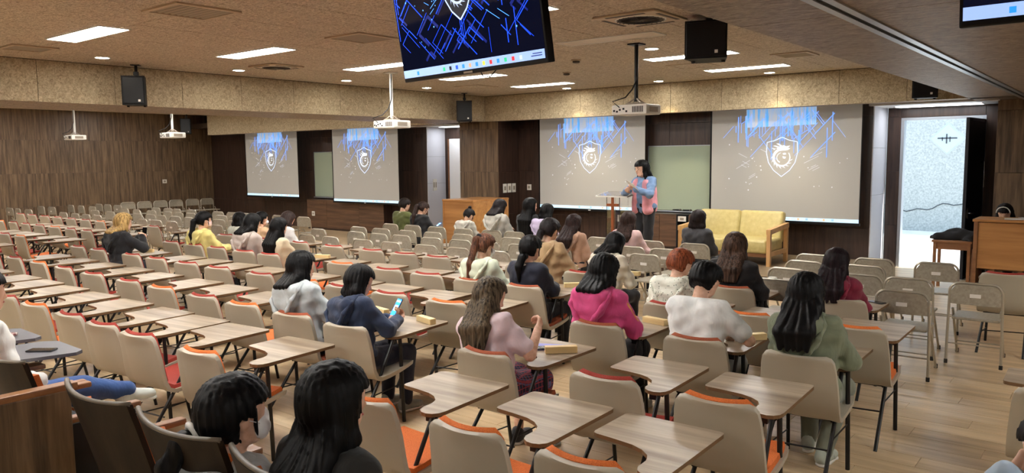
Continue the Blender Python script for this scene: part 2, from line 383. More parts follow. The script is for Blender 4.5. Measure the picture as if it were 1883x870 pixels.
for i, (x, y, w) in enumerate([(-10.55,4.71,'above the beam speaker'),(-10.6,6.71,'second along the beige beam'),(-10.68,8.82,'third along the beige beam'),(-10.69,10.77,'last along the beige beam'),
        (-8.85,12.8,'at the front fascia near the corner speaker'),(-4.86,8.91,'beside the black projector pole'),(-6.84,12.8,'at the front fascia behind the projector pole'),(-4.81,12.8,'at the front fascia above the large screen by the door')]):
    t = tag(empty('downlight', (x, y, ZC-.001)), 'small round lit downlight %s' % w, 'downlight', 'round downlights')
    MB().lathe([(.10,0),(.10,-.008),(.082,-.010),(.082,-.004)], n=20).build('trim_ring', M['white_plastic'], t, True)
    MB().lathe([(.001,-.006),(.08,-.007),(.08,-.001),(.001,-.001)], n=20).build('lens', M['down'], t)
    if y > 12:      # the row along the front throws a warm cone on the fascia
        ld = bpy.data.lights.new('downlight_beam', 'SPOT'); ld.energy = 30; ld.color = (1,.82,.5); ld.spot_size = math.radians(58); ld.spot_blend = .9; ld.shadow_soft_size = .03
        lo = bpy.data.objects.new('downlight_beam', ld); col.objects.link(lo); lo.parent = t; lo.location = (0, 0, -.03); lo.rotation_euler = (math.radians(22), 0, 0)
ceiling_light(-2.62, 14.55, 2.788, 'added light panel in the recess above the open door', True, 'added lights in the door recesses', M['light_fill'])  # fill lamp added to brighten the recess return panels
ceiling_light(-13.35, 14.62, 2.798, 'added light panel in the far doorway recess by the pillar', True, 'added lights in the door recesses', M['light_fill'])  # second added fill lamp, for the far return
def square_vent(x, y, s, label, z=ZC-.001):
    t = tag(empty('air_vent', (x, y, z)), label, 'air vent', 'square ceiling vents')
    h = s/2
    MB().box(-h,h,-h,-h+.045,-.016,0).box(-h,h,h-.045,h,-.016,0).box(-h,-h+.045,-h+.045,h-.045,-.016,0).box(h-.045,h,-h+.045,h-.045,-.016,0).build('frame', M['vent_frame'], t)
    MB().box(-h+.045,h-.045,-h+.045,h-.045,-.003,0).build('backing', M['grille_dark'], t)
    n = 9; me = MB().add([(-h+.05,-.012,-.002),(h-.05,-.012,-.002),(h-.05,.012,-.014),(-h+.05,.012,-.014)], [(0,1,2,3)]).add([(-h+.05,-.010,-.001),(h-.05,-.010,-.001),(h-.05,.014,-.013),(-h+.05,.014,-.013)], [(3,2,1,0)]).mesh('slat', M['grille_grey'])
    for k in range(n):
        o = link('slat', me, t); o.location = (0, -h+.07+k*(s-.14)/(n-1), 0)
square_vent(-6.74, 3.82, .62, 'large square slatted ceiling vent nearest the viewer, beside the near light')
square_vent(-6.83, 5.88, .58, 'square slatted ceiling vent between the light rows beside the hanging television')
square_vent(-3.70, 10.75, .50, 'square slatted ceiling vent near the low soffit edge')
square_vent(-10.3, 3.75, .50, 'square slatted ceiling vent close to the beige beam panels')
def cassette(x, y, s, label):
    t = tag(empty('air_conditioner', (x, y, ZC-.001)), label, 'air conditioner', 'ceiling cassette air conditioners')
    h = s/2
    MB().rbox(-h,h,-h,h,-.022,0,.008).build('panel', M['vent_frame'], t)
    MB().lathe([(.001,-.026),(s*.36,-.026),(s*.37,-.022),(s*.37,-.018)], n=28).build('round_grille', M['white_plastic'], t)
    ring = MB()
    for k in range(7): ring.lathe([(s*.05*(k+.4),-.0285),(s*.05*(k+.4)+.008,-.0285),(s*.05*(k+.4)+.008,-.026),(s*.05*(k+.4),-.026)], n=28)
    for k in range(12):
        a = math.pi*k/12; ring.tube([(-s*.35*math.cos(a),-s*.35*math.sin(a),-.028),(s*.35*math.cos(a),s*.35*math.sin(a),-.028)], .004, 4)
    ring.build('grille_rings', M['grille_dark'], t)
    for k in range(4):
        f = MB().box(-h*.62,h*.62,h*.82,h*.93,-.025,-.021).build('air_slot', M['grille_dark'], t); f.rotation_euler = (0,0,k*math.pi/2)
cassette(-3.88, 6.88, .68, 'white ceiling air conditioner with a round grille beside the black speaker')
cassette(-9.78, 6.80, .56, 'small round-grille air conditioner in the ceiling beside the beam')
for i, (x, y, w) in enumerate([(-7.22,10.44,'near the front lights'),(-6.2,9.2,'between the two light columns')]):
    t = tag(empty('smoke_detector', (x, y, ZC-.001)), 'small round smoke detector on the ceiling %s' % w, 'smoke detector')
    MB().lathe([(.07,0),(.07,-.012),(.045,-.018)], n=18).build('base', M['vent_frame'], t, True); MB().lathe([(.05,-.016),(.05,-.04),(.03,-.048)], n=18).build('sensor', M['grille_dark'], t, True)
for i, (x, y, w) in enumerate([(-7.7,8.9,'in the middle of the ceiling'),(-9.9,11.3,'near the corner speaker'),(-5.3,11.0,'near the last door-side light')]):
    t = tag(empty('access_hatch', (x, y, ZC-.001)), 'flush square access hatch in the ceiling %s' % w, 'ceiling hatch')
    MB().box(-.3,.3,-.3,-.285,-.008,0).box(-.3,.3,.285,.3,-.008,0).box(-.3,-.285,-.285,.285,-.008,0).box(.285,.3,-.285,.285,-.008,0).build('frame', M['vent_frame'], t)
    MB().box(-.283,.283,-.283,.283,-.004,0).build('cover', M['ceiling'], t)

def speaker(x, y, z, w, d, h, rz, label, hang=True, tilt=0.0):
    t = tag(empty('loudspeaker', (x, y, z), rz), label, 'speaker', 'black loudspeakers')
    b = MB().prism([(-w/2,-d/2),(w/2,-d/2),(w*.36,d/2),(-w*.36,d/2)], -h/2, h/2).build('cabinet', M['black_matte'], t); b.rotation_euler = (tilt,0,0)
    g = MB().rbox(-w/2+.015,w/2-.015,-d/2-.012,-d/2+.004,-h/2+.02,h/2-.02,.006).build('grille', M['black'], t); g.rotation_euler = (tilt,0,0)
    MB().cbox(w*.25,-d/2-.014,-h/2+.06,.03,.004,.03).build('badge', M['white_plastic'], t)
    for sx in (-1, 1): MB().lathe([(.02,0),(.016,-.02)], (sx*w*.36,-.0,-h/2), 10).build('rubber_foot', M['rubber'], t)
    if hang: MB().tube([(0,d*.2,h/2-.02),(0,d*.25,h/2+.10),(0,d*.25,h/2+hang)], .02, 8).cbox(0,d*.25,h/2+.05,.06,.07,.05).cbox(0,d*.25,h/2+hang-.005,.12,.12,.01).build('bracket', M['black'], t)
speaker(-11.0, 5.34, 2.98, .30, .30, .40, math.radians(52), 'black loudspeaker hung in front of the beige beam, nearest of the beam pair', .17)
speaker(-11.02, 12.2, 2.97, .32, .30, .42, math.radians(40), 'black loudspeaker in the ceiling corner where beam meets front fascia', .17)
speaker(-3.36, 7.30, 3.11, .40, .40, .36, math.radians(18), 'large black loudspeaker at the soffit edge beside the cassette air conditioner', .04)
speaker(-2.52, 12.95, 2.96, .34, .30, .30, math.radians(10), 'black loudspeaker tucked above the doorway under the soffit', .20)
speaker(-23.6, 13.0, 3.10, .32, .30, .48, math.radians(50), 'small black loudspeaker against the far panelled wall', .16)

def projector(x, y, z, top, label, pole, rz=0.0, scale=1.0, dark=False):
    t = tag(empty('projector', (x, y, z), rz), label, 'projector', 'ceiling projectors')
    s = scale
    MB().rbox(-.24*s,.24*s,-.18*s,.18*s,-.06*s,.06*s,.02).build('body', M['white_plastic'], t)
    MB().lathe([(.05*s,0),(.05*s,.03),(.036*s,.035)], n=18).build('lens', M['black'], t).matrix_local = Matrix.Translation((-.10*s,.18*s,.0))@Matrix.Rotation(-math.pi/2,4,'X')
    g = MB()
    for k in range(7): g.box(.05*s+k*.022*s,.062*s+k*.022*s,-.184*s,-.179*s,-.035*s,.035*s)
    g.build('vent', M['grille_dark'], t)
    for k, (a, b) in enumerate([(-.20,-.01),(-.16,-.02),(-.12,.0),(-.07,.01),(-.03,-.02)]): MB().cbox(a*s,-.182*s,b*s,.024*s,.006,.022*s).build('port', M['dark_gap'], t)
    MB().box(.238*s,.243*s,-.1*s,.1*s,-.03*s,.03*s).build('side_vent', M['grille_grey'], t)
    MB().cbox(0,0,.075*s,.2*s,.16*s,.02).tube([(-.1*s,-.08*s,.06*s),(0,0,.15*s)],.01,6).tube([(.1*s,-.08*s,.06*s),(0,0,.15*s)],.01,6).tube([(-.1*s,.08*s,.06*s),(0,0,.15*s)],.01,6).tube([(.1*s,.08*s,.06*s),(0,0,.15*s)],.01,6).build('mount', M['grille_grey'], t)
    MB().tube([(0,0,.1*s),(0,0,top-z)], .025, 10).cbox(0,0,top-z-.008,.16,.16,.016).build('pole', pole, t)
    MB().tube([(-.12*s,-.17*s,.02*s),(-.2*s,-.22*s,.10*s),(-.08*s,-.12*s,.15*s),(-.03,-.04,.25*s),(.035,-.03,.4*s),(.03,-.02,top-z-.03)], .008, 6).build('cable', M['cable'], t, True)
projector(-4.80, 8.42, 2.56, ZC, 'white projector on a black ceiling pole near the large screens', M['black'], 0, 1.0)
projector(-9.22, 8.5, 2.54, ZC, 'white projector on a pale pole in front of the beige beam', M['white_plastic'], 0, 1.0)
projector(-16.1, 8.55, 2.55, 3.5, 'white projector below the beam, nearer of the two by the wood wall, closer to screens', M['white_plastic'], 0, .95)
projector(-20.3, 8.3, 2.60, 3.5, 'white projector below the beam with a dark mounting plate, farthest from the stage', M['white_plastic'], 0, .95)
# ------------------------------------------------------------------ screens
def emis(name, c, s):
    m = mat(name, c, .6, emit=c, estr=s); return m
G = {  # projected picture colours
 'line': emis('projected_blue_lines', rgb(140,180,226), .24), 'wash': None, 'white': emis('projected_white', rgb(212,222,236), .26),
 'bar': emis('projected_taskbar', rgb(176,212,236), .40), 'pale': emis('projected_pale_dots', rgb(204,208,214), .2),
 'orange': emis('projected_orange', rgb(214,150,110), .5), 'base': emis('projection_cloth', rgb(168,165,158), .05),
 'tv_bg': emis('tv_dark', rgb(5,7,18), .6), 'tv_line': emis('tv_blue', rgb(18,66,205), .7), 'tv_cyan': emis('tv_cyan', rgb(90,160,240), .6),
 'tv_white': emis('tv_pale', rgb(176,192,224), .5), 'tv_bar': emis('tv_taskbar', rgb(140,168,226), .5), 'tv_deep': emis('tv_deep_blue', rgb(8,24,100), .5),
 'green': emis('icon_green', rgb(40,160,110), .7), 'red': emis('icon_red', rgb(200,40,40), .7), 'yellow': emis('icon_yellow', rgb(230,190,60), .7), 'blue': emis('icon_blue', rgb(30,110,220), .8)}
def wash_mat(name, c, s0):
    m = mat(name, c, .6); N, L, b = nodes(m)
    tc = N.new('ShaderNodeTexCoord'); mp = N.new('ShaderNodeMapping'); mp.inputs['Scale'].default_value = (9,1,.9); L.new(tc.outputs['Object'], mp.inputs[0])
    nz = N.new('ShaderNodeTexNoise'); nz.inputs['Scale'].default_value = 2.2; nz.inputs['Detail'].default_value = 3; L.new(mp.outputs[0], nz.inputs['Vector'])
    cr = N.new('ShaderNodeValToRGB'); cr.color_ramp.elements[0].position = .38; cr.color_ramp.elements[1].position = .66
    cr.color_ramp.elements[0].color = rgb(170,172,178); cr.color_ramp.elements[1].color = c
    L.new(nz.outputs['Fac'], cr.inputs[0]); L.new(cr.outputs[0], b.inputs['Base Color']); L.new(cr.outputs[0], b.inputs['Emission Color']); b.inputs['Emission Strength'].default_value = s0
    return m
G['wash'] = wash_mat('projected_blue_wash', rgb(84,160,226), .34)

def bar2(mb, a, b, w, dy=0):
    """flat stripe between two (x,z) points, facing -y"""
    dx, dz = b[0]-a[0], b[1]-a[1]; l = math.hypot(dx, dz) or 1; nx, nz = -dz/l*w/2, dx/l*w/2
    mb.add([(a[0]+nx,dy,a[1]+nz),(a[0]-nx,dy,a[1]-nz),(b[0]-nx,dy,b[1]-nz),(b[0]+nx,dy,b[1]+nz)], [(0,1,2,3),(3,2,1,0)])
def poly2(mb, pts, dy=0):
    mb.add([(x,dy,z) for x,z in pts], [tuple(range(len(pts)))])
SHIELD = [(0,.56),(.20,.47),(.43,.42),(.445,.12),(.38,-.16),(.23,-.38),(0,-.56),(-.23,-.38),(-.38,-.16),(-.445,.12),(-.43,.42),(-.20,.47)]
def emblem(cx, cz, s, w):
    """shield outline with a curled horned dragon"""
    mb = MB(); n = len(SHIELD)
    for i in range(n):
        a, b = SHIELD[i], SHIELD[(i+1) % n]
        bar2(mb, (cx+a[0]*s, cz+a[1]*s), (cx+b[0]*s, cz+b[1]*s), w)
    # curled body: tapering arc
    def ring(r0, t0, t1, w0, w1, n=26, ox=0, oz=-.02):
        pa = []; pb = []
        for k in range(n+1):
            t = t0+(t1-t0)*k/n; a = math.radians(t); ww = (w0+(w1-w0)*k/n)*math.sin(math.pi*min(1,(k+1.5)/(n*.25)) if k < n*.12 else math.pi/2)
            pa.append((cx+(ox+(r0+ww/2)*math.cos(a))*s, cz+(oz+(r0+ww/2)*math.sin(a))*s)); pb.append((cx+(ox+(r0-ww/2)*math.cos(a))*s, cz+(oz+(r0-ww/2)*math.sin(a))*s))
        for k in range(n): poly2(mb, [pa[k], pb[k], pb[k+1], pa[k+1]], -.001)
    ring(.235, 78, 395, .085, .02)
    ring(.14, 100, 250, .012, .03)
    P = lambda x, z: (cx+x*s, cz+z*s)
    poly2(mb, [P(-.06,.20),P(.05,.18),P(.16,.19),P(.235,.235),P(.17,.26),P(.24,.32),P(.12,.30),P(.05,.33),P(-.05,.30),P(-.16,.24)], -.001)   # head and jaw
    poly2(mb, [P(-.02,.29),P(.03,.30),P(-.10,.385),P(-.17,.385)], -.001); poly2(mb, [P(-.10,.26),P(-.05,.28),P(-.19,.33),P(-.26,.32)], -.001)       # horns
    poly2(mb, [P(-.22,.20),P(-.17,.235),P(-.30,.26)], -.001)
    for k in range(9):                                                                                                                      # spines
        a = math.radians(170+k*21); b = math.radians(170+k*21+9)
        poly2(mb, [P(.265*math.cos(a),-.02+.265*math.sin(a)),P(.265*math.cos(b),-.02+.265*math.sin(b)),P(.325*math.cos(b+.12),-.02+.325*math.sin(b+.12))], -.001)
    poly2(mb, [P(.02,.02),P(.12,.0),P(.10,-.05),P(.04,-.04)], -.001); poly2(mb, [P(.02,.10),P(.10,.12),P(.13,.07),P(.05,.06)], -.001)        # claw
    return mb
def circuit_lines(w, h, n, seed, wd, spread=.5, top=.5):
    r = random.Random(seed); mb = MB()
    for k in range(n):
        x = r.gauss(0, .17)*w; z = h*(top-.02)-abs(r.gauss(0, .10))*h; kind = r.random(); L = r.uniform(.06, .28)*h
        x = max(-w*.34, min(w*.34, x))
        if kind < .38: bar2(mb, (x, z), (x, max(z-L, -h*.3)), wd*r.uniform(.6,1.6), -.0006*(k%3))
        elif kind < .7: bar2(mb, (x, z), (x-L*.75, z-L*.8), wd*r.uniform(.6,1.4), -.0006*(k%3))
        elif kind < .9: bar2(mb, (x, z), (x+L*.6, z-L*.8), wd*r.uniform(.6,1.2), -.0006*(k%3))
        else:
            bar2(mb, (x, z), (x-L*.5, z-L*.3), wd); bar2(mb, (x-L*.5, z-L*.3), (x-L*.5, z-L*.8), wd)
    return mb
def dots(w, h, n, seed, sz):
    r = random.Random(seed); mb = MB()
    for k in range(n):
        sx = r.choice((-1,1)); x = sx*r.uniform(.12,.42)*w; z = r.uniform(-.28,.30)*h; q = sz*r.uniform(.5,1.4)
        poly2(mb, [(x-q,z),(x,z-q),(x+q,z),(x,z+q)])
    for k in range(n//2):
        sx = r.choice((-1,1)); x = sx*r.uniform(.10,.26)*w; z = r.uniform(-.10,.14)*h; l = r.uniform(.03,.10)*w
        bar2(mb, (x,z), (x+sx*l, z+r.choice((-.6,.5))*l), sz*.5)
    return mb
def on(name, mb, m, parent, y):
    o = mb.build(name, m, parent); o.location = (0, y, 0); return o

def projection_screen(xc, y, z0, z1, w, label, seed, tv=False):
    t = tag(empty('projection_screen', (xc, y, (z0+z1)/2)), label, 'projection screen', 'pull-down projection screens')
    h = z1-z0
    MB().box(-w/2,w/2,0,.006,-h/2,h/2+.24).build('screen_cloth', G['base'], t)
    MB().box(-w/2-.035,-w/2,-.001,.007,-h/2,h/2+.24).box(w/2,w/2+.01,-.001,.007,-h/2,h/2+.24).build('black_border', M['black'], t)
    MB().rbox(-w/2-.04,w/2+.02,-.015,.02,-h/2-.05,-h/2,.008).build('bottom_bar', M['black'], t)
    MB().cbox(0,-.017,-h/2-.026,.06,.004,.014).build('badge', M['white_plastic'], t)
    wz = h*.5
    ws = MB()
    ws.add([(-w*.25,0,wz+.1),(-w*.25,0,wz-h*.16),(w*.22,0,wz-h*.15),(w*.22,0,wz+.1)], [(0,1,2,3)])
    on('blue_wash', ws, G['wash'], t, -.002)
    on('blue_lines', circuit_lines(w, h, 70, seed, .009), G['line'], t, -.004)['kind'] = 'stuff'
    on('pale_dots', dots(w, h, 26, seed+1, .012), G['pale'], t, -.004)['kind'] = 'stuff'
    on('emblem', emblem(0, h*.07, h*.315, .0085), G['white'], t, -.006)
    on('taskbar', MB().add([(-w/2,0,-h/2+.06),(-w/2,0,-h/2),(w/2,0,-h/2),(w/2,0,-h/2+.06)], [(0,1,2,3)]), G['bar'], t, -.004)
    for k, c in enumerate(['line','pale','line','pale','orange','line','white','orange','line']):
        x = -w*.10+k*w*.055
        on('taskbar_icon', MB().add([(x-.02,0,-h/2+.05),(x-.02,0,-h/2+.015),(x+.02,0,-h/2+.015),(x+.02,0,-h/2+.05)], [(0,1,2,3)]), G[c], t, -.006)
    return t
projection_screen(-4.93, 13.8, .84, 2.81, 2.64, 'large pull-down screen beside the open door, above the yellow sofa', 3)
projection_screen(-8.96, 13.8, .91, 2.81, 2.60, 'pull-down screen behind the lectern and the standing presenter', 3)
projection_screen(-16.08, 13.8, .86, 2.81, 2.62, 'far pull-down screen next to the daylit doorway return', 3)
projection_screen(-20.30, 13.8, .93, 2.82, 2.62, 'farthest pull-down screen close to the panelled side wall', 3)

# ------------------------------------------------------------------ televisions
def tv_lines(w, h, n, seed, wd):
    r = random.Random(seed); mb = MB()
    def put(a, b):
        if all(abs(q[0]) < w*.49 and -h*.40 < q[1] < h*.49 for q in (a, b)): bar2(mb, a, b, wd*r.uniform(.5,1.4))
    for k in range(n*2):
        x, z = r.uniform(-.5,.5)*w, r.uniform(-.38,.5)*h; L = r.uniform(.10,.42)*h; kd = r.random()
        if kd < .30: put((x,z),(x,z-L))
        elif kd < .62: put((x,z),(x-L*.8,z-L*.72))
        elif kd < .84: put((x,z),(x+L*.8,z-L*.72))
        else: put((x,z),(x-L*.5,z-L*.42)); put((x-L*.5,z-L*.42),(x-L*.1,z-L*.75)); put((x,z),(x+L*.4,z-L*.33))
    return mb
def television(loc, rz, tilt, w, label, top, seed):
    h = w*.575
    t = tag(empty('television', loc, rz), label, 'television', 'ceiling televisions')
    def part(name, mb, m, p=None):
        o = mb.build(name, m, t); o.rotation_euler = (tilt, 0, 0); return o
    part('housing', MB().rbox(-w/2,w/2,-.02,.035,0,h,.008), M['black'])
    part('rear_case', MB().rbox(-w*.4,w*.4,.03,.08,h*.12,h*.8,.02), M['black'])
    part('bottom_badge', MB().cbox(0,-.022,.012,.09,.006,.012), M['grille_grey'])
    z0 = .028; cz = z0+(h-z0-.012)/2; ph = h-z0-.012; pw = w-.03
    def g(name, mb, m, y):
        # shift the flat picture to the panel centre, then tilt with the set
        mb.v = [(x, yy+y, z+cz) for x, yy, z in mb.v]; o = mb.build(name, m, t); o.rotation_euler = (tilt, 0, 0); return o
    g('panel', MB().box(-pw/2,pw/2,-.002,0,-ph/2,ph/2), M['screen_glass'], -.0205)
    g('deep_lines', tv_lines(pw, ph, 13, seed+9, .016), G['tv_deep'], -.0232)['kind'] = 'stuff'
    g('blue_lines', tv_lines(pw, ph, 48, seed, .0055), G['tv_line'], -.0238)['kind'] = 'stuff'
    g('bright_dots', dots(pw, ph, 22, seed+1, .006), G['tv_cyan'], -.0244)['kind'] = 'stuff'
    bz = MB(); poly2(bz, [(x*ph*.42, ph*.12+z*ph*.42) for x, z in SHIELD]); g('emblem_field', bz, G['tv_bg'], -.0252)
    g('emblem', emblem(0, ph*.12, ph*.42, .010), G['tv_white'], -.0262)
    tb = .052
    g('taskbar', MB().add([(-pw/2,0,-ph/2+tb),(-pw/2,0,-ph/2),(pw/2,0,-ph/2),(pw/2,0,-ph/2+tb)], [(0,1,2,3)]), G['tv_bar'], -.0252)
    for k, c in enumerate(['green','tv_bg','tv_line','blue','orange','blue','yellow','red','blue','green','red','tv_white']):
        x = -pw*.17+k*pw*.048
        g('taskbar_icon', MB().add([(x-.012,0,-ph/2+.036),(x-.012,0,-ph/2+.012),(x+.012,0,-ph/2+.012),(x+.012,0,-ph/2+.036)], [(0,1,2,3)]), G[c], -.0262)
    g('taskbar_icon', MB().add([(-pw*.38-.012,0,-ph/2+.036),(-pw*.38-.012,0,-ph/2+.012),(-pw*.38+.012,0,-ph/2+.012),(-pw*.38+.012,0,-ph/2+.036)], [(0,1,2,3)]), G['blue'], -.0262)
    tm = MB(); tm.box(pw*.43,pw*.485,-.0005,0,-ph/2+.031,-ph/2+.036).box(pw*.42,pw*.485,-.0005,0,-ph/2+.018,-ph/2+.023); g('clock_text', tm, G['tv_deep'], -.0262)
    MB().tube([(0,.11,h*.45),(0,.13,top)], .03, 10).box(-.2,.2,.06,.10,h*.3,h*.6).build('ceiling_mount', M['black'], t)
    MB().tube([(.05,.03,.02),(.09,.02,-.02),(.15,.03,-.03),(.20,.05,.02)], .004, 6).build('loose_cable', M['cable'], t, True)
M['screen_glass'] = mat('tv_screen_glass', rgb(4,5,12), .06, emit=rgb(6,9,26), estr=.5)
television((-3.315, 3.74, 2.53), math.radians(-10.3), math.radians(9), 1.45, 'black television hung from the ceiling showing blue circuit lines and a shield', .80, 21)
television((.13, 3.63, 2.50), math.radians(-2), math.radians(6), 1.45, 'black television at the picture edge beneath the soffit, mostly cut off', .29, 22)

# ------------------------------------------------------------------ boards, cabinets, wall plates
def glass_board(x0, x1, y, z0, z1, label):
    t = tag(empty('glass_board', ((x0+x1)/2, y, z0)), label, 'writing board', 'glass writing boards')
    w, h = x1-x0, z1-z0
    MB().rbox(-w/2,w/2,-.02,.0,0,h,.004).build('panel', M['board'], t)
    MB().box(-w/2-.01,w/2+.01,-.024,.0,h,h+.015).box(-w/2-.015,-w/2,-.024,0,0,h).box(w/2,w/2+.015,-.024,0,0,h).build('frame', M['alu'], t)
    MB().rbox(-w/2,w/2,-.09,0,-.03,-.008,.004).build('pen_tray', M['alu'], t)
glass_board(-7.70, -6.36, YF, .93, 2.19, 'pale green glass board between the two nearer screens')
glass_board(-18.85, -17.50, YFL, .93, 2.21, 'pale green glass board between the two far screens')
for x, w in ((-7.05,'under the glass board, nearer the presenter'),(-6.83,'under the glass board, nearer the door')):
    t = tag(empty('microphone', (x, YF-.055, .922)), 'black cordless microphone lying on the tray %s' % w, 'microphone')
    MB().tube([(-.09,0,.018),(.05,0,.018)], [.012,.017], 8).build('handle', M['black'], t, True); MB().tube([(.05,0,.018),(.07,0,.018),(.095,0,.018)], [.018,.024,.012], 10).build('mesh_head', M['grille_dark'], t, True)
def cabinet(xs, y, z0, z1, label, grp, depth=.42, rack=None):
    w = xs[1]-xs[0]
    t = tag(empty('wall_cabinet', ((xs[0]+xs[1])/2, y, z0)), label, 'cabinet', grp); h = z1-z0
    if rack:
        MB().box(-w/2,-w/2+.02,-depth,0,0,h).box(w/2-.02,w/2,-depth,0,0,h).box(-w/2,w/2,-depth,0,0,.03).box(-w/2,w/2,-depth,0,h-.02,h).box(-w/2,w/2,-.02,0,0,h).build('carcass', M['rack_dark'], t)
        for k, zz in enumerate((.14,.30,.42)): MB().rbox(-w/2+.02,w/2-.02,-depth+.04,-.03,zz*h/.68,zz*h/.68+.05,.005).build('rack_unit', M['black'], t)
        MB().cbox(.03,-depth+.03,h*.66,.09,.01,.03).build('status_light', M['violet_led'], t)
        MB().tube([(-.05,-depth+.02,h*.6),(-.02,-depth-.02,h*.45),(-.05,-depth-.01,h*.3),(.02,-depth,h*.2)], .005, 5).build('cable', M['grille_grey'], t)
        MB().tube([(.0,-depth+.02,h*.62),(.03,-depth-.02,h*.4),(.0,-depth-.01,h*.25)], .004, 5).build('cable', M['switch'], t)
    else:
        MB().box(-w/2,w/2,-depth+.02,0,0,h).build('carcass', M['dark_walnut'], t)
        d = MB().rbox(-w/2+.003,w/2-.003,-depth,-depth+.02,.05,h-.003,.003).build('door', M['cab_wood'], t)
        MB().lathe([(.012,0),(.012,-.012)], n=10).build('lock', M['chrome'], d).matrix_local = Matrix.Translation((w*.36,-depth,h-.08))@Matrix.Rotation(math.pi/2,4,'X')
    return t
g = 'low cabinets under the nearer board'
cabinet((-7.72,-7.24), YF, STAGE, .885, 'low wood cabinet behind the presenter, first of three', g)
cabinet((-7.24,-6.88), YF, STAGE, .885, 'low wood cabinet between the presenter and the equipment rack', g)
cabinet((-6.88,-6.62), YF, STAGE, .885, 'open dark equipment rack with cables and a violet light', g, rack=True)
cabinet((-6.62,-6.30), YF, STAGE, .885, 'low wood cabinet between the equipment rack and the sofa', g)
g = 'low cabinets under the far screens'
cabinet((-18.9,-18.0), YFL, 0, .86, 'low wood cabinet under the far glass board', g, .3)
cabinet((-18.0,-16.6), YFL, 0, .86, 'low wide wood cabinet under the start of the far screen', g, .3)
cabinet((-16.6,-15.6), YFL, 0, .86, 'low wood cabinet under the far screen, nearest the doorway', g, .3)
def wall_plate(x, y, z, w, h, label, face='y', n=1):
    t = tag(empty('wall_plate', (x, y, z), 0 if face == 'y' else math.pi/2), label, 'wall plate', 'switches and sockets')
    MB().rbox(-w/2,w/2,-.012,0,-h/2,h/2,.004).build('plate', M['switch'], t)
    for k in range(n): MB().cbox(-w/2+w*(k+.5)/n,-.014,.0,w/n*.45,.006,h*.45).build('rocker', M['grille_grey'], t)
wall_plate(-11.04, 13.52, 1.32, .13, .2, 'first of three pale control switches on the pillar side', 'x')
wall_plate(-11.04, 13.68, 1.32, .13, .2, 'middle of three pale control switches on the pillar side', 'x')
wall_plate(-11.04, 13.84, 1.32, .13, .2, 'last of three pale control switches on the pillar side', 'x')
wall_plate(-10.75, YF+.0, 1.33, .12, .13, 'single socket plate on the dark wall beside the lectern screen')
wall_plate(XL+.002, 12.6, 1.36, .14, .12, 'small switch plate on the panelled wall above the folding chairs', 'x')
wall_plate(-18.6, YFL-.302, .45, .13, .13, 'white socket plate on the low cabinet under the far glass board')
wall_plate(-15.3, YFL-.002, .45, .13, .13, 'white socket plate on the dark wall beyond the far screen')
wall_plate(-8.35, YF-.002, .72, .16, .14, 'white socket plate under the lectern screen')
wall_plate(-6.75, YF-.43, .80, .17, .10, 'white socket plate above the equipment rack')
wall_plate(-14.222, 14.55, 1.32, .14, .30, 'pale double switch on the daylit doorway return', 'x', 2)

# ------------------------------------------------------------------ sofa, lectern, wooden boxes, table
sf = tag(empty('sofa', (-5.36, 12.72, STAGE)), 'yellow two-seat sofa with square wooden arms below the large screen', 'sofa')
for sx in (-1, 1):
    fr = MB().box(-.03,.03,-.42,-.35,0,.56).build('arm_post', M['sofa_wood'], sf); fr.location = (sx*.78, 0, 0); fr = MB().box(-.03,.03,.35,.42,0,.62).build('arm_post', M['sofa_wood'], sf); fr.location = (sx*.78, 0, 0)
    ar = MB().add([(-.035,-.43,.52),(.035,-.43,.52),(.035,.43,.58),(-.035,.43,.58),(-.035,-.43,.60),(.035,-.43,.60),(.035,.43,.66),(-.035,.43,.66)], [(0,3,2,1),(4,5,6,7),(0,1,5,4),(1,2,6,5),(2,3,7,6),(3,0,4,7)]).build('armrest', M['sofa_wood'], sf); ar.location = (sx*.78, 0, 0)
    lo = MB().box(-.025,.025,-.36,.36,.16,.23).build('side_rail', M['sofa_wood'], sf); lo.location = (sx*.78, 0, 0)
MB().box(-.75,.75,-.36,-.32,.14,.2).box(-.75,.75,.3,.34,.14,.2).build('seat_frame', M['honey_dark'], sf)
for sx in (-1, 1):
    c = MB().rbox(-.372,.372,-.40,.34,.2,.42,.045).build('seat_cushion', M['sofa'], sf, True); c.location = (sx*.375, 0, 0)
    c = MB().rbox(-.372,.372,-.07,.11,.0,.52,.05).build('back_cushion', M['sofa'], sf, True); c.location = (sx*.375, .28, .34); c.rotation_euler = (math.radians(-14), 0, 0)

lc = tag(empty('lectern', (-6.88, 11.45, STAGE)), 'clear acrylic lectern with a wooden cross beside the presenter', 'lectern')
tp = MB().rbox(-.31,.31,-.2,.2,-.012,.012,.006).build('top', M['glass'], lc); tp.location = (0,0,1.16); tp.rotation_euler = (math.radians(8),0,0)
tpe = MB().box(-.31,.31,-.204,-.2,-.012,.012).box(-.31,-.306,-.2,.2,-.012,.012).box(.306,.31,-.2,.2,-.012,.012).build('top_edge', M['white_plastic'], tp)
for sx in (-1, 1): MB().rbox(sx*.125-.006,sx*.125+.006,-.14,.14,.02,1.14,.003).build('side_panel', M['glass'], lc)
MB().rbox(-.125,.125,-.14,-.132,.45,1.13,.002).build('front_panel', M['glass'], lc)
MB().rbox(-.13,.13,-.14,.14,.40,.43,.004).build('shelf', M['white_plastic'], lc)
MB().rbox(-.25,.25,-.22,.22,0,.02,.006).build('base', M['glass'], lc)
cr = MB().box(-.022,.022,-.165,-.142,.44,1.12).build('cross_upright', M['cross_wood'], lc)
MB().box(-.115,.115,-.168,-.14,.965,1.01).build('cross_bar', M['cross_wood'], lc)

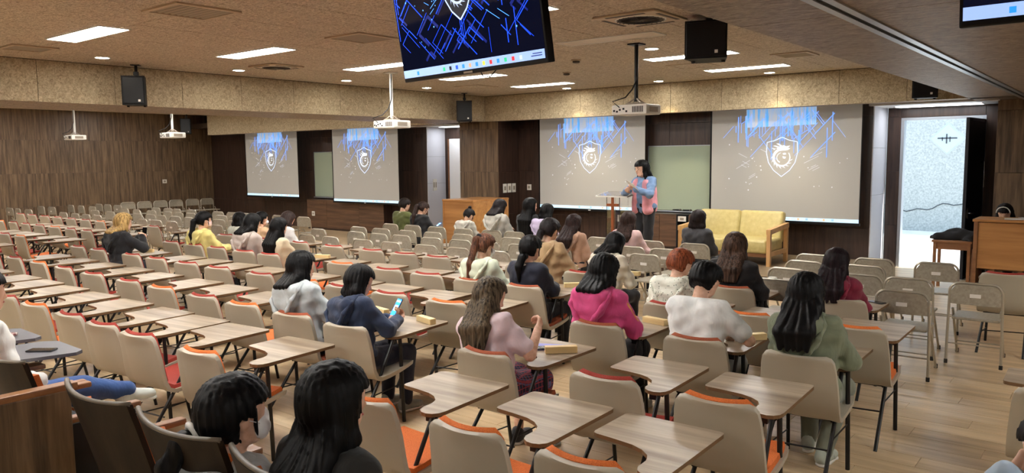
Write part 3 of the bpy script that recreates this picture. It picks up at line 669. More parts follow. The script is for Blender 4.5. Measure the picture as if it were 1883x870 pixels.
def wood_case(x0, x1, y0, y1, z0, z1, label, name='wooden_counter', cat='counter'):
    t = tag(empty(name, ((x0+x1)/2, (y0+y1)/2, z0)), label, cat); w, d, h = x1-x0, y1-y0, z1-z0
    MB().rbox(-w/2+.02,w/2-.02,-d/2,-d/2+.03,.0,h-.04,.004).build('front_panel', M['honey'], t)
    for s in (-1, 1): MB().rbox(s*(w/2-.01)-.015,s*(w/2-.01)+.015,-d/2-.01,d/2,0,h-.04,.004).build('side_panel', M['honey'], t)
    MB().rbox(-w/2-.01,w/2+.01,-d/2-.02,d/2+.01,h-.04,h,.006).build('top', M['honey'], t)
    MB().box(-w/2+.03,w/2-.03,-d/2+.03,d/2-.02,.06,.1).build('shelf', M['honey_dark'], t)
    MB().box(-w/2+.02,w/2-.02,d/2-.02,d/2,0,h-.04).build('back_panel', M['honey_dark'], t)
    return t
wood_case(-11.45, -10.60, 11.95, 13.1, 0, 1.14, 'honey coloured wooden counter behind the students by the pillar')
# upright piano seen from its back
pn = tag(empty('upright_piano', (-.98, 12.7, 0)), 'light wooden upright piano seen from behind with sheet music on top', 'piano')
MB().rbox(-.72,.72,-.26,-.22,.40,1.04,.004).build('back_panel', M['honey'], pn)
for s in (-1, 1): MB().rbox(s*.73-.025,s*.73+.025,-.28,.28,0,1.05,.006).build('side_panel', M['honey_dark'], pn)
MB().rbox(-.77,.77,-.30,.30,1.05,1.085,.006).build('lid', M['honey'], pn)
for k in range(4): MB().box(-.55+k*.33,-.49+k*.33,-.22,-.12,.06,.42).build('back_post', M['honey_dark'], pn)
MB().box(-.70,.70,-.2,.2,.10,.18).build('bottom_board', M['dark_walnut'], pn); MB().box(-.70,.70,.0,.28,.35,1.04).build('case', M['honey_dark'], pn)
MB().rbox(-.70,.70,.28,.52,.62,.72,.008).build('keyboard', M['honey_dark'], pn)
for i, (x, y, r, w) in enumerate([(-1.25,12.62,.1,'at the end of the piano lid'),(-.95,12.68,-.2,'in the middle of the piano lid'),(-1.08,12.8,.5,'tilted on the piano lid')]):
    o = MB().rbox(-.15,.15,-.105,.105,0,.004,.001).build('sheet_music', M['paper']); o.location = (x, y, 1.087+.005*i); o.rotation_euler = (0,0,r); tag(o, 'white sheet of music %s' % w, 'sheet music', 'papers on the piano')
# small table with a jacket
tb = tag(empty('side_table', (-2.05, 12.95, 0)), 'small dark wooden table standing in front of the open door', 'table')
MB().rbox(-.26,.26,-.22,.22,.70,.735,.006).build('top', M['honey_dark'], tb); MB().box(-.23,.23,-.19,-.17,.6,.7).box(-.23,.23,.17,.19,.6,.7).box(-.23,-.21,-.17,.17,.6,.7).box(.21,.23,-.17,.17,.6,.7).build('apron', M['honey_dark'], tb)
for sx in (-1,1):
    for sy in (-1,1): MB().box(sx*.22-.02,sx*.22+.02,sy*.18-.02,sy*.18+.02,0,.70).build('leg', M['honey_dark'], tb)
# chairs come next
# ------------------------------------------------------------------ tablet chairs
PROF = [(-.318,.795),(-.316,.785),(-.311,.762),(-.300,.71),(-.283,.62),(-.262,.53),(-.240,.46),(-.205,.405),(-.150,.380),(-.06,.382),(.06,.395),(.16,.412),(.225,.420),(.25,.412)]
HALF = [.165,.195,.212,.222,.230,.236,.238,.238,.236,.234,.232,.228,.215,.195]
def shell_grid(off, wscale=1.0, i0=0, i1=None, nu=9, top=0.0, rim=0.0):
    pts = []; P = PROF[i0:i1]; Hh = HALF[i0:i1]
    for i, (y, z) in enumerate(P):
        a = P[max(i-1,0)]; b = P[min(i+1,len(P)-1)]; ty, tz = b[0]-a[0], b[1]-a[1]; l = math.hypot(ty,tz); ny, nz = -tz/l, ty/l   # towards the sitter
        back = max(0, min(1, (z-.42)/.2)) if y < -.1 else 0
        rowp = []
        for k in range(nu):
            u = -1+2*k/(nu-1); x = u*Hh[i]*wscale; cup = (u*u)*(.035*back+.012*(1-back))
            o_ = off-(rim if (abs(u) > .82 or i <= 1) else (rim*.45 if (i == 3 and abs(u) < .7) else 0))      # raised moulded rim and a faint crease
            rowp.append((x, y+ny*(o_+cup), z+nz*(o_+cup)+(top if i == 0 else 0)))
        pts.append(rowp)
    return pts
def sheet(front, back):
    mb = MB(); n = len(front); m = len(front[0])
    vs = [p for r in front for p in r]+[p for r in back for p in r]; fs = []; o = n*m
    for i in range(n-1):
        for k in range(m-1):
            a, b, c, d = i*m+k, i*m+k+1, (i+1)*m+k+1, (i+1)*m+k
            fs.append((a,d,c,b)); fs.append((o+a,o+b,o+c,o+d))
    for k in range(m-1):
        fs.append((k,k+1,o+k+1,o+k)); q = (n-1)*m; fs.append((q+k+1,q+k,o+q+k,o+q+k+1))
    for i in range(n-1):
        fs.append((i*m,o+i*m,o+(i+1)*m,(i+1)*m)); q = m-1; fs.append(((i+1)*m+q,o+(i+1)*m+q,o+i*m+q,i*m+q))
    return mb.add(vs, fs)
def smooth_mesh(me, deg=45):
    me.polygons.foreach_set('use_smooth', [True]*len(me.polygons))
    try: me.set_sharp_from_angle(angle=math.radians(deg))
    except Exception: pass
    return me
shell_me = smooth_mesh(sheet(shell_grid(.020, nu=15), shell_grid(0, nu=15, rim=.008)).mesh('shell', M['shell']), 60)
def pad_mesh(m): 
    return (smooth_mesh(sheet(shell_grid(.040, .90, 0, 7, top=.012), shell_grid(.019, .94, 0, 7, top=.004)).mesh('back_pad', m), 60),
            smooth_mesh(sheet(shell_grid(.045, .90, 7, 13), shell_grid(.019, .92, 7, 13)).mesh('seat_pad', m), 60))
TAB = [(-.28,.70),(-.303,.692),(-.31,.67),(-.31,.365),(-.302,.342),(-.28,.332),(-.17,.318),(-.07,.300),(-.005,.270),(.045,.225),(.068,.175),(.070,.125),(.072,.085),(.088,.050),(.120,.026),(.155,.020),(.190,.032),(.212,.060),(.22,.10),(.22,.672),(.212,.692),(.19,.70)]
def tablet_mesh(name, top, edge):
    mb = MB(); n = len(TAB); z0, z1 = .650, .670
    vs = [(x,y,z0) for x,y in TAB]+[(x,y,z1) for x,y in TAB]
    mb.add(vs, [tuple(range(n)), tuple(reversed(range(n,2*n)))])           # TAB runs clockwise seen from above -> fix winding below
    mb.f[0] = tuple(range(n)); mb.f[1] = tuple(reversed(range(n,2*n)))
    mb.add(vs, [(i,n+i,n+(i+1)%n,(i+1)%n) for i in range(n)], 1)
    me = mb.mesh(name, [top, edge]); bm = bmesh.new(); bm.from_mesh(me); bmesh.ops.remove_doubles(bm, verts=bm.verts, dist=1e-5); bmesh.ops.recalc_face_normals(bm, faces=bm.faces); bm.to_mesh(me); bm.free(); return me
tablet_me = tablet_mesh('tablet', M['tablet'], M['tablet_edge'])
B = M['black_metal']
leg_mes = [smooth_mesh(MB().tube(p, r, 8).mesh('leg', B)) for p, r in (([(.20,.10,.652),(.215,.11,0)], .0145), ([(.175,.055,.652),(.19,-.14,.37),(.20,-.42,0)], .0125), ([(-.185,.16,.40),(-.205,.25,0)], .0125), ([(-.185,-.04,.39),(-.20,-.38,0)], .0125))]
support_me = smooth_mesh(MB().tube([(.205,.105,.47),(.200,.105,.41),(.175,.105,.385),(-.19,.105,.385)], .0115, 8).tube([(.185,-.10,.375),(-.185,-.10,.372)], .0115, 8).tube([(.17,.105,.385),(.17,-.12,.372)], .010, 6).tube([(-.18,.16,.388),(-.18,-.12,.374)], .010, 6).mesh('seat_support', B))
tab_sup_me = smooth_mesh(MB().tube([(.19,.06,.645),(.16,.50,.645)], .011, 6).tube([(.17,.20,.645),(-.16,.45,.645)], .009, 6).cbox(.12,.11,.625,.045,.05,.05).mesh('tablet_bracket', B))
stretch_me = smooth_mesh(MB().tube([(.195,-.20,.28),(.207,.105,.30)], .005, 6).tube([(-.195,-.20,.20),(.193,-.22,.22)], .006, 6).tube([(-.20,.22,.15),(-.196,-.24,.17)], .005, 6).mesh('stretcher', B))
tip_me = MB().lathe([(.016,0),(.016,.02),(.013,.024)], (.215,.11,0), 8).lathe([(.016,0),(.016,.02),(.013,.024)], (.20,-.42,0), 8).lathe([(.016,0),(.016,.02),(.013,.024)], (-.205,.25,0), 8).lathe([(.016,0),(.016,.02),(.013,.024)], (-.20,-.38,0), 8)
pads = {k: pad_mesh(M['pad_'+k]) for k in ('red','orange','brown')}
padword = {'red':'dark red','orange':'orange','brown':'rust brown', None:'no'}
def tablet_chair(x, y, rz, pad, label, group):
    t = tag(empty('tablet_chair', (x, y, 0), rz), label, 'chair', group)
    link('seat_shell', shell_me, t)
    if pad:
        link('back_pad', pads[pad][0], t); link('seat_pad', pads[pad][1], t)
    link('writing_tablet', tablet_me, t)
    for me in leg_mes: link('leg', me, t)
    link('seat_support', support_me, t); link('tablet_bracket', tab_sup_me, t); link('stretcher', stretch_me, t)
    return t
ROWS = {
 1: (3.46, .011, [(-1.48,'orange'),(-2.10,'orange'),(-2.82,'orange'),(-4.45,'orange'),(-5.27,'red'),(-5.84,'red'),(-6.41,'red'),(-7.15,'orange'),(-7.84,'red'),(-8.55,'red'),(-9.2,'red'),(-9.83,'red'),(-10.70,'red')]),
 2: (4.50, .018, [(-1.39,'orange'),(-2.04,'red'),(-2.89,'brown'),(-4.34,None),(-5.00,'brown'),(-5.70,'orange'),(-6.35,'red'),(-7.1,'orange'),(-7.78,'red'),(-8.65,'red'),(-9.38,'red'),(-10.15,'orange'),(-10.95,'red'),(-11.75,'red')]),
 3: (5.64, .008, [(-.03,'brown'),(-1.35,None),(-2.05,'brown'),(-2.80,'brown'),(-4.35,'orange'),(-5.05,'red'),(-5.73,'red'),(-6.32,'orange'),(-7.08,'red'),(-7.95,'red'),(-8.64,'red'),(-9.33,'red'),(-9.98,'red'),(-10.95,'red'),(-11.6,'red')]),
 4: (6.58, .022, [(-1.28,'orange'),(-2.05,'orange'),(-2.75,'red'),(-4.30,'brown'),(-4.98,'brown'),(-5.6,'red'),(-6.25,'red'),(-7.05,'orange'),(-7.77,'orange'),(-8.50,'red'),(-9.12,'red'),(-9.75,'red'),(-10.40,'red'),(-11.05,'red')]),
 5: (7.64, .022, [(-1.67,None),(-2.66,'brown'),(-4.36,'red'),(-5.15,'red'),(-5.85,'red'),(-6.50,'red'),(-7.12,'red'),(-7.75,'red'),(-8.55,'red'),(-9.30,'red'),(-10.10,'red'),(-10.75,'red'),(-11.35,'red')]),
}
SEAT = {}
OCC = {(2,-2.89),(2,-4.34),(2,-5.00),(3,-1.35),(3,-2.05),(3,-2.80),(3,-10.95),(4,-2.75),(4,-4.30),(4,-4.98),(4,-8.50),(4,-9.12),(4,-10.40),(5,-1.67),(5,-2.66),(5,-4.36),(5,-5.15),(5,-10.10),(5,-10.75),(5,-11.35)}
rowword = {1:'nearest row',2:'second row',3:'third row',4:'fourth row',5:'fifth row'}
jr = random.Random(11)
for r, (y0, sl, lst) in ROWS.items():
    for i, (tx, pad) in enumerate(lst):
        ty = y0+sl*abs(tx); ang = (.085 if -9.2 < tx < -4.0 else .03)+jr.uniform(-.03,.03)     # seats of the middle columns stand slightly turned
        ca, sa = math.cos(ang), math.sin(ang); x, y = tx-(.22*ca-.70*sa), ty-(.22*sa+.70*ca)
        SEAT[(r, tx)] = (x, y)
        state = 'occupied' if (r, tx) in OCC else 'empty'
        end = 'open door side'
        tablet_chair(x, y, ang, pad, '%s beige tablet chair, %s pad, %s, %s from the open door side' % (state, padword[pad], rowword[r], ORD[i]), 'tablet chairs in the main block')
LROWS = {2: (4.80, [-14.25,-14.95]), 3: (5.88, [-14.16,-14.87,-15.75,-16.35,-17.0]), 4: (6.95, [-14.2,-14.87,-15.6,-16.3,-16.95,-17.6,-18.3]), 5: (8.05, [-14.0,-15.5,-16.2,-16.9,-17.6,-18.3,-19.0,-19.7,-20.4])}
for r, (ty, lst) in LROWS.items():
    for i, tx in enumerate(lst):
        tablet_chair(tx-.22, ty-.70, jr.uniform(-.05,.05), jr.choice(['red','red','orange']), 'empty tablet chair beyond the beam, %s there, %s from the aisle' % (rowword[r].replace('nearest','first'), ORD[i]), 'tablet chairs in the far block')
tablet_chair(-.97, 9.28, .0, 'red', 'lone beige tablet chair standing before the upright piano', 'stray tablet chair')

# ------------------------------------------------------------------ steel folding chairs
def fold_frame():
    pts = [(-.225,-.20,0),(-.222,-.20,.30),(-.218,-.205,.5),(-.215,-.215,.66)]
    for k in range(7):
        a = math.pi-k*math.pi/12; pts.append((-.13+.085*math.cos(a), -.222, .70+.085*math.sin(a)))
    pts += [(-x, y, z) for x, y, z in reversed(pts)]
    return pts
fold_me = {}
fold_me['back_frame'] = smooth_mesh(MB().tube(fold_frame(), .0125, 8).mesh('back_frame', M['fold_tube']))
bp = MB(); cols = 11
top = []; 
def back_z(u): 
    ax = abs(u)*.205
    return .70+ (math.sqrt(max(0,.075**2-max(0,ax-.13)**2)))
fr = []; bk = []
for j in range(4):
    rf = []; rb = []
    for k in range(cols):
        u = -1+2*k/(cols-1); x = u*.205; z = .585+(back_z(u)-.585)*j/3; y = -.218+.018*(1-u*u)*0-.02*(1-u*u)
        rf.append((x, y+.006, z)); rb.append((x, y-.006, z))
    fr.append(rf); bk.append(rb)
fold_me['backrest'] = smooth_mesh(sheet(bk, fr).mesh('backrest', M['grey_metal']), 50)
fold_me['seat'] = MB().rbox(-.195,.195,-.18,.22,.425,.450,.012).mesh('seat', M['grey_metal'])
fold_me['legL'] = smooth_mesh(MB().tube([(-.198,-.10,.52),(-.200,.34,0)], .0115, 8).mesh('leg', M['fold_tube']))
fold_me['legR'] = smooth_mesh(MB().tube([(.198,-.10,.52),(.200,.34,0)], .0115, 8).mesh('leg', M['fold_tube']))
fold_me['st1'] = MB().tube([(-.22,-.20,.20),(.22,-.20,.20)], .007, 6).mesh('stretcher', M['fold_tube'])
fold_me['st2'] = MB().tube([(-.20,.22,.14),(.20,.22,.14)], .007, 6).mesh('stretcher', M['fold_tube'])
foot_me = MB().lathe([(.016,0),(.016,.035),(.013,.04)], n=8).mesh('rubber_foot', M['rubber'])
fold_me['sticker'] = MB().box(-.045,.045,-.2455,-.2445,.655,.69).mesh('sticker', M['sticker'])
def folding_chair(x, y, rz, label, group, sticker=True, z=0):
    t = tag(empty('folding_chair', (x, y, z), rz), label, 'chair', group)
    link('back_frame', fold_me['back_frame'], t); link('backrest', fold_me['backrest'], t); link('seat', fold_me['seat'], t)
    link('leg', fold_me['legL'], t); link('leg', fold_me['legR'], t); link('stretcher', fold_me['st1'], t); link('stretcher', fold_me['st2'], t)
    for p in ((-.225,-.2,0),(.225,-.2,0),(-.2,.34,0),(.2,.34,0)): o = link('rubber_foot', foot_me, t); o.location = p
    if sticker: link('sticker', fold_me['sticker'], t)
    return t
# rows given as (y of the back top, x positions)
FROWS = [
 (7.47, [-1.57,-2.70]), (8.28, [-1.12,-1.69,-2.14,-2.86]), (8.97, [-2.26,-2.91]), (9.62, [-1.69,-2.33,-3.01]),
 (7.72, [-6.47,-7.12,-7.75,-8.46,-9.10,-9.84,-10.45]), (8.50, [-4.71,-6.05,-6.67,-7.25,-7.81,-8.41,-9.08,-9.60,-10.17,-11.16]),
 (9.15, [-4.77,-5.29,-6.6,-7.35,-8.36,-9.00,-9.61,-10.29,-10.87]), (9.92, [-4.73,-5.39,-6.26,-7.25,-7.9,-8.4,-9.03,-9.67,-10.28,-10.86])]
names = ['door-side cluster, first row','door-side cluster, second row','door-side cluster, third row','door-side cluster, last row','middle block, first row','middle block, second row','middle block, third row','middle block, last row']
FSEAT = {}
for ri, (ty, xs) in enumerate(FROWS):
    for i, x in enumerate(xs):
        FSEAT[(ri, x)] = (x, ty+.22)
        folding_chair(x, ty+.22, jr.uniform(-.06,.06), 'grey steel folding chair, %s, %s from the door end' % (names[ri], ORD[i]), 'folding chairs in the main half', jr.random() < .75)
LF = [
 (7.92, [-13.44,-15.14,-15.79,-16.33,-17.52,-18.46,-19.07,-19.65,-20.32,-22.47,-23.18,-23.78]),
 (8.72, [-14.21,-14.75,-15.92,-16.51,-17.12,-17.62,-18.24,-19.63,-20.44,-23.11,-23.83]),
 (9.44, [-15.3,-15.85,-17.15,-17.68,-18.2,-19.02,-19.76,-20.41,-22.29,-22.99,-23.66]),
 (10.12, [-13.8,-14.71,-16.02,-16.53,-17.15,-18.36,-19.04,-19.5,-20.11,-22.31,-22.91,-23.46])]
for ri, (ty, xs) in enumerate(LF):
    for i, x in enumerate(xs):
        folding_chair(x, ty+.22, jr.uniform(-.08,.08), 'grey folding chair beyond the beam, %s far folding row, %s from the aisle' % (ORD[ri], ORD[i]), 'folding chairs in the far half', jr.random() < .5)
for i, y in enumerate([11.0,11.5,12.0,12.5,13.05,13.55]):
    folding_chair(-23.35, y, -math.pi/2, 'steel folding chair lined against the panelled wall, %s from the far screen' % ORD[5-i], 'folding chairs along the panelled wall', False)
# ------------------------------------------------------------------ people
def surfnet(fn, lo, hi, h):
    """naive surface nets of a signed distance function on a grid"""
    lo = np.array(lo, float); hi = np.array(hi, float); n = np.maximum(((hi-lo)/h).astype(int)+2, 4)
    ax = [lo[i]+h*np.arange(n[i]) for i in range(3)]
    X, Y, Z = np.meshgrid(*ax, indexing='ij'); P = np.stack([X, Y, Z], -1).reshape(-1, 3).astype(np.float32)
    V = fn(P).reshape(n)
    ins = V < 0
    nc = n-1; acc = np.zeros((nc[0], nc[1], nc[2], 3), np.float32); cnt = np.zeros(tuple(nc), np.float32)
    quads = []
    cid = -np.ones(tuple(nc), np.int64)
    edges = []
    for a in range(3):
        s0 = [slice(None)]*3; s1 = [slice(None)]*3; s0[a] = slice(0, -1); s1[a] = slice(1, None)
        cross = ins[tuple(s0)] != ins[tuple(s1)]
        idx = np.argwhere(cross)
        if len(idx) == 0: continue
        i1 = idx.copy(); i1[:, a] += 1
        v0 = V[tuple(idx.T)]; v1 = V[tuple(i1.T)]; t = v0/(v0-v1)
        p = idx.astype(np.float32); p[:, a] += t
        b, c = [(1,2),(2,0),(0,1)][a]
        ring = []
        for (db, dc) in ((0,0),(-1,0),(-1,-1),(0,-1)):
            q = idx.copy(); q[:, b] += db; q[:, c] += dc; ring.append(q)
        ok = np.ones(len(idx), bool)
        for q in ring: ok &= (q >= 0).all(1) & (q < nc).all(1)
        for q in ring:
            qq = q[ok]; np.add.at(acc, tuple(qq.T), p[ok]); np.add.at(cnt, tuple(qq.T), 1)
        edges.append((ring, ok, ins[tuple(idx.T)]))
    used = cnt > 0
    cid[used] = np.arange(used.sum())
    verts = lo+h*(acc[used]/cnt[used][:, None])
    faces = []
    for ring, ok, inside in edges:
        f = np.stack([cid[tuple(q[ok].T)] for q in ring], 1); fl = ~inside[ok]
        f[fl] = f[fl][:, ::-1]; faces.append(f)
    return verts.astype(np.float32), (np.concatenate(faces) if faces else np.zeros((0,4), int))
def np_mesh(name, parts, mats):
    """one mesh from several (verts, quads, material index) pieces"""
    vs = []; fs = []; mi = []; o = 0
    for v, f, m in parts:
        vs.append(v); fs.append(f+o); mi.append(np.full(len(f), m)); o += len(v)
    V = np.concatenate(vs); F = np.concatenate(fs); MI = np.concatenate(mi)
    me = bpy.data.meshes.new(name); me.vertices.add(len(V)); me.vertices.foreach_set('co', V.astype(np.float32).ravel())
    me.loops.add(F.size); me.loops.foreach_set('vertex_index', F.ravel().astype(np.int32))
    me.polygons.add(len(F)); me.polygons.foreach_set('loop_start', np.arange(0, F.size, 4, dtype=np.int32)); me.polygons.foreach_set('loop_total', np.full(len(F), 4, np.int32))
    for m in mats: me.materials.append(m)
    me.polygons.foreach_set('material_index', MI.astype(np.int32)); me.polygons.foreach_set('use_smooth', np.ones(len(F), bool))
    me.update(calc_edges=True); me.validate(); return me
def cone(P, a, b, r1, r2):
    a = np.array(a, np.float32); b = np.array(b, np.float32); ba = b-a; l2 = max(float(ba@ba), 1e-9)
    h = np.clip(((P-a)@ba)/l2, 0, 1); return np.linalg.norm(P-a-h[:, None]*ba, axis=1)-(r1+(r2-r1)*h)
def smin(a, b, k):
    h = np.clip(.5+.5*(b-a)/k, 0, 1); return b+(a-b)*h-k*h*(1-h)
def union(P, prims, k=.03, infl=0.0):
    d = None
    for (a, b, r1, r2) in prims:
        e = cone(P, a, b, r1+infl, r2+infl); d = e if d is None else smin(d, e, k)
    return d
def bounds(prims, pad):
    pts = np.array([p for pr in prims for p in pr[:2]]); r = max(max(pr[2], pr[3]) for pr in prims)+pad
    return pts.min(0)-r, pts.max(0)+r
def rotx(a): c, s = math.cos(a), math.sin(a); return np.array([[1,0,0],[0,c,-s],[0,s,c]])
def roty(a): c, s = math.cos(a), math.sin(a); return np.array([[c,0,s],[0,1,0],[-s,0,c]])
def rotz(a): c, s = math.cos(a), math.sin(a); return np.array([[c,-s,0],[s,c,0],[0,0,1]])

SKIN = mat('skin', rgb(222,178,150), .55); tex_noise(SKIN, (1,1,1), 30, 3, .5, rgb(206,158,130), rgb(232,190,164), .3, .7)
SKIN_B = SKIN
LIPS = mat('lips', rgb(176,96,92), .5); EYE = mat('dark_eye', rgb(22,18,18), .2); MASK = mat('face_mask', rgb(228,224,222), .8); MASK_P = mat('pink_mask', rgb(236,206,198), .8)
_cl = {}
def cloth(c, fold=1.0):
    if c not in _cl:
        m = mat('cloth_%d' % len(_cl), rgb(*c), .88); m.node_tree.nodes['Principled BSDF'].inputs['Sheen Weight'].default_value = .15
        d = tuple(int(q*.9) for q in c); tex_noise(m, (1,1,.55), 6.5, 3, .5, rgb(*d), rgb(*c), .3, .6, .42*fold, .03, per_object=20, dist=1.3); _cl[c] = m
    return _cl[c]
_hr = {}
def hair_mat(c, streak=None):
    k = (c, streak)
    if k not in _hr:
        m = mat('hair_%d' % len(_hr), rgb(*c), .5, spec=.16); d = tuple(int(q*.55) for q in c); e = streak or tuple(min(255, int(q*1.25)+3) for q in c)
        tex_noise(m, (1,1,.05), 70, 3, .6, rgb(*d), rgb(*e), .34, .72, .2, .008, per_object=20, dist=.1); _hr[k] = m
    return _hr[k]
PLAID = mat('plaid_cloth', rgb(40,36,56), .85)
def _plaid():
    N, L, b = nodes(PLAID); tc = N.new('ShaderNodeTexCoord'); mix = None
    for i, (ax, sc, c) in enumerate((('X',9,rgb(150,52,62)),('Z',9,rgb(150,52,62)),('X',23,rgb(90,96,130)),('Y',9,rgb(140,60,66)))):
        w = N.new('ShaderNodeTexWave'); w.bands_direction = ax; w.inputs['Scale'].default_value = sc; L.new(tc.outputs['Object'], w.inputs['Vector'])
        cr = N.new('ShaderNodeValToRGB'); cr.color_ramp.elements[0].position = .86; cr.color_ramp.elements[1].position = .93; L.new(w.outputs['Fac'], cr.inputs[0])
        mx = N.new('ShaderNodeMixRGB'); mx.inputs[2].default_value = c; L.new(cr.outputs[0], mx.inputs[0])
        if mix is None: mx.inputs[1].default_value = rgb(34,32,52)
        else: L.new(mix.outputs[0], mx.inputs[1])
        mix = mx
    L.new(mix.outputs[0], b.inputs['Base Color'])
_plaid()
PRINT = mat('speckled_quilt', rgb(226,228,214), .85)
def _print():
    N, L, b = nodes(PRINT); tc = N.new('ShaderNodeTexCoord'); v = N.new('ShaderNodeTexVoronoi'); v.inputs['Scale'].default_value = 42; v.inputs['Randomness'].default_value = .8; L.new(tc.outputs['Object'], v.inputs['Vector'])
    cr = N.new('ShaderNodeValToRGB'); cr.color_ramp.elements[0].position = .18; cr.color_ramp.elements[1].position = .26; cr.color_ramp.elements[0].color = rgb(128,140,124); cr.color_ramp.elements[1].color = rgb(228,230,216)
    L.new(v.outputs['Distance'], cr.inputs[0]); L.new(cr.outputs[0], b.inputs['Base Color'])
    nz = N.new('ShaderNodeTexNoise'); nz.inputs['Scale'].default_value = 9; L.new(tc.outputs['Object'], nz.inputs['Vector']); bp = N.new('ShaderNodeBump'); bp.inputs['Strength'].default_value = .6; bp.inputs['Distance'].default_value = .04; L.new(nz.outputs['Fac'], bp.inputs['Height']); L.new(bp.outputs[0], b.inputs['Normal'])
_print()

def ik(sh, target, l1, l2, pole):
    sh = np.array(sh); t = np.array(target); d = t-sh; L = np.linalg.norm(d); 
    if L > (l1+l2)*.985: d = d/L*(l1+l2)*.985; L = (l1+l2)*.985; t = sh+d
    u = d/L; a = (l1*l1-l2*l2+L*L)/(2*L); hh = math.sqrt(max(1e-6, l1*l1-a*a)); p = np.array(pole, float); p = p-u*(p@u); p /= np.linalg.norm(p)+1e-9
    return sh+u*a+p*hh, t
def hand_prims(wrist, dirv, normal, side, curl=.6, s=1.0):
    """palm, four jointed fingers and a thumb; side=+1 puts the thumb towards `across`"""
    d = np.array(dirv, float); d /= np.linalg.norm(d); n = np.array(normal, float); n -= d*(n@d); n /= np.linalg.norm(n)+1e-9; c = np.cross(d, n)*side
    w = np.array(wrist); pr = []
    for k, off in enumerate((.027,.009,-.009,-.026)):
        kn = w+d*(.080 if k in (1,2) else .074)*s+c*off*s
        pr.append((w+c*off*.55*s+d*.012*s, kn, .0145*s, .0115*s))
        L = (.036,.041,.038,.030)[k]*s; a1 = curl*.7; a2 = curl*1.7
        f1 = kn+(d*math.cos(a1)+n*math.sin(a1))*L; f2 = f1+(d*math.cos(a2)+n*math.sin(a2))*L*.75; f3 = f2+(d*math.cos(a2*1.35)+n*math.sin(a2*1.35))*L*.45
        pr += [(kn, f1, .0098*s, .0088*s), (f1, f2, .0088*s, .0078*s), (f2, f3, .0078*s, .0066*s)]
    t0 = w+d*.018*s+c*.022*s; t1 = t0+(d*.7+c*.62+n*.25)*.040*s; t2 = t1+(d*.92+c*.15+n*.35)*.032*s
    pr += [(t0, t1, .0135*s, .011*s), (t1, t2, .011*s, .008*s)]
    return pr

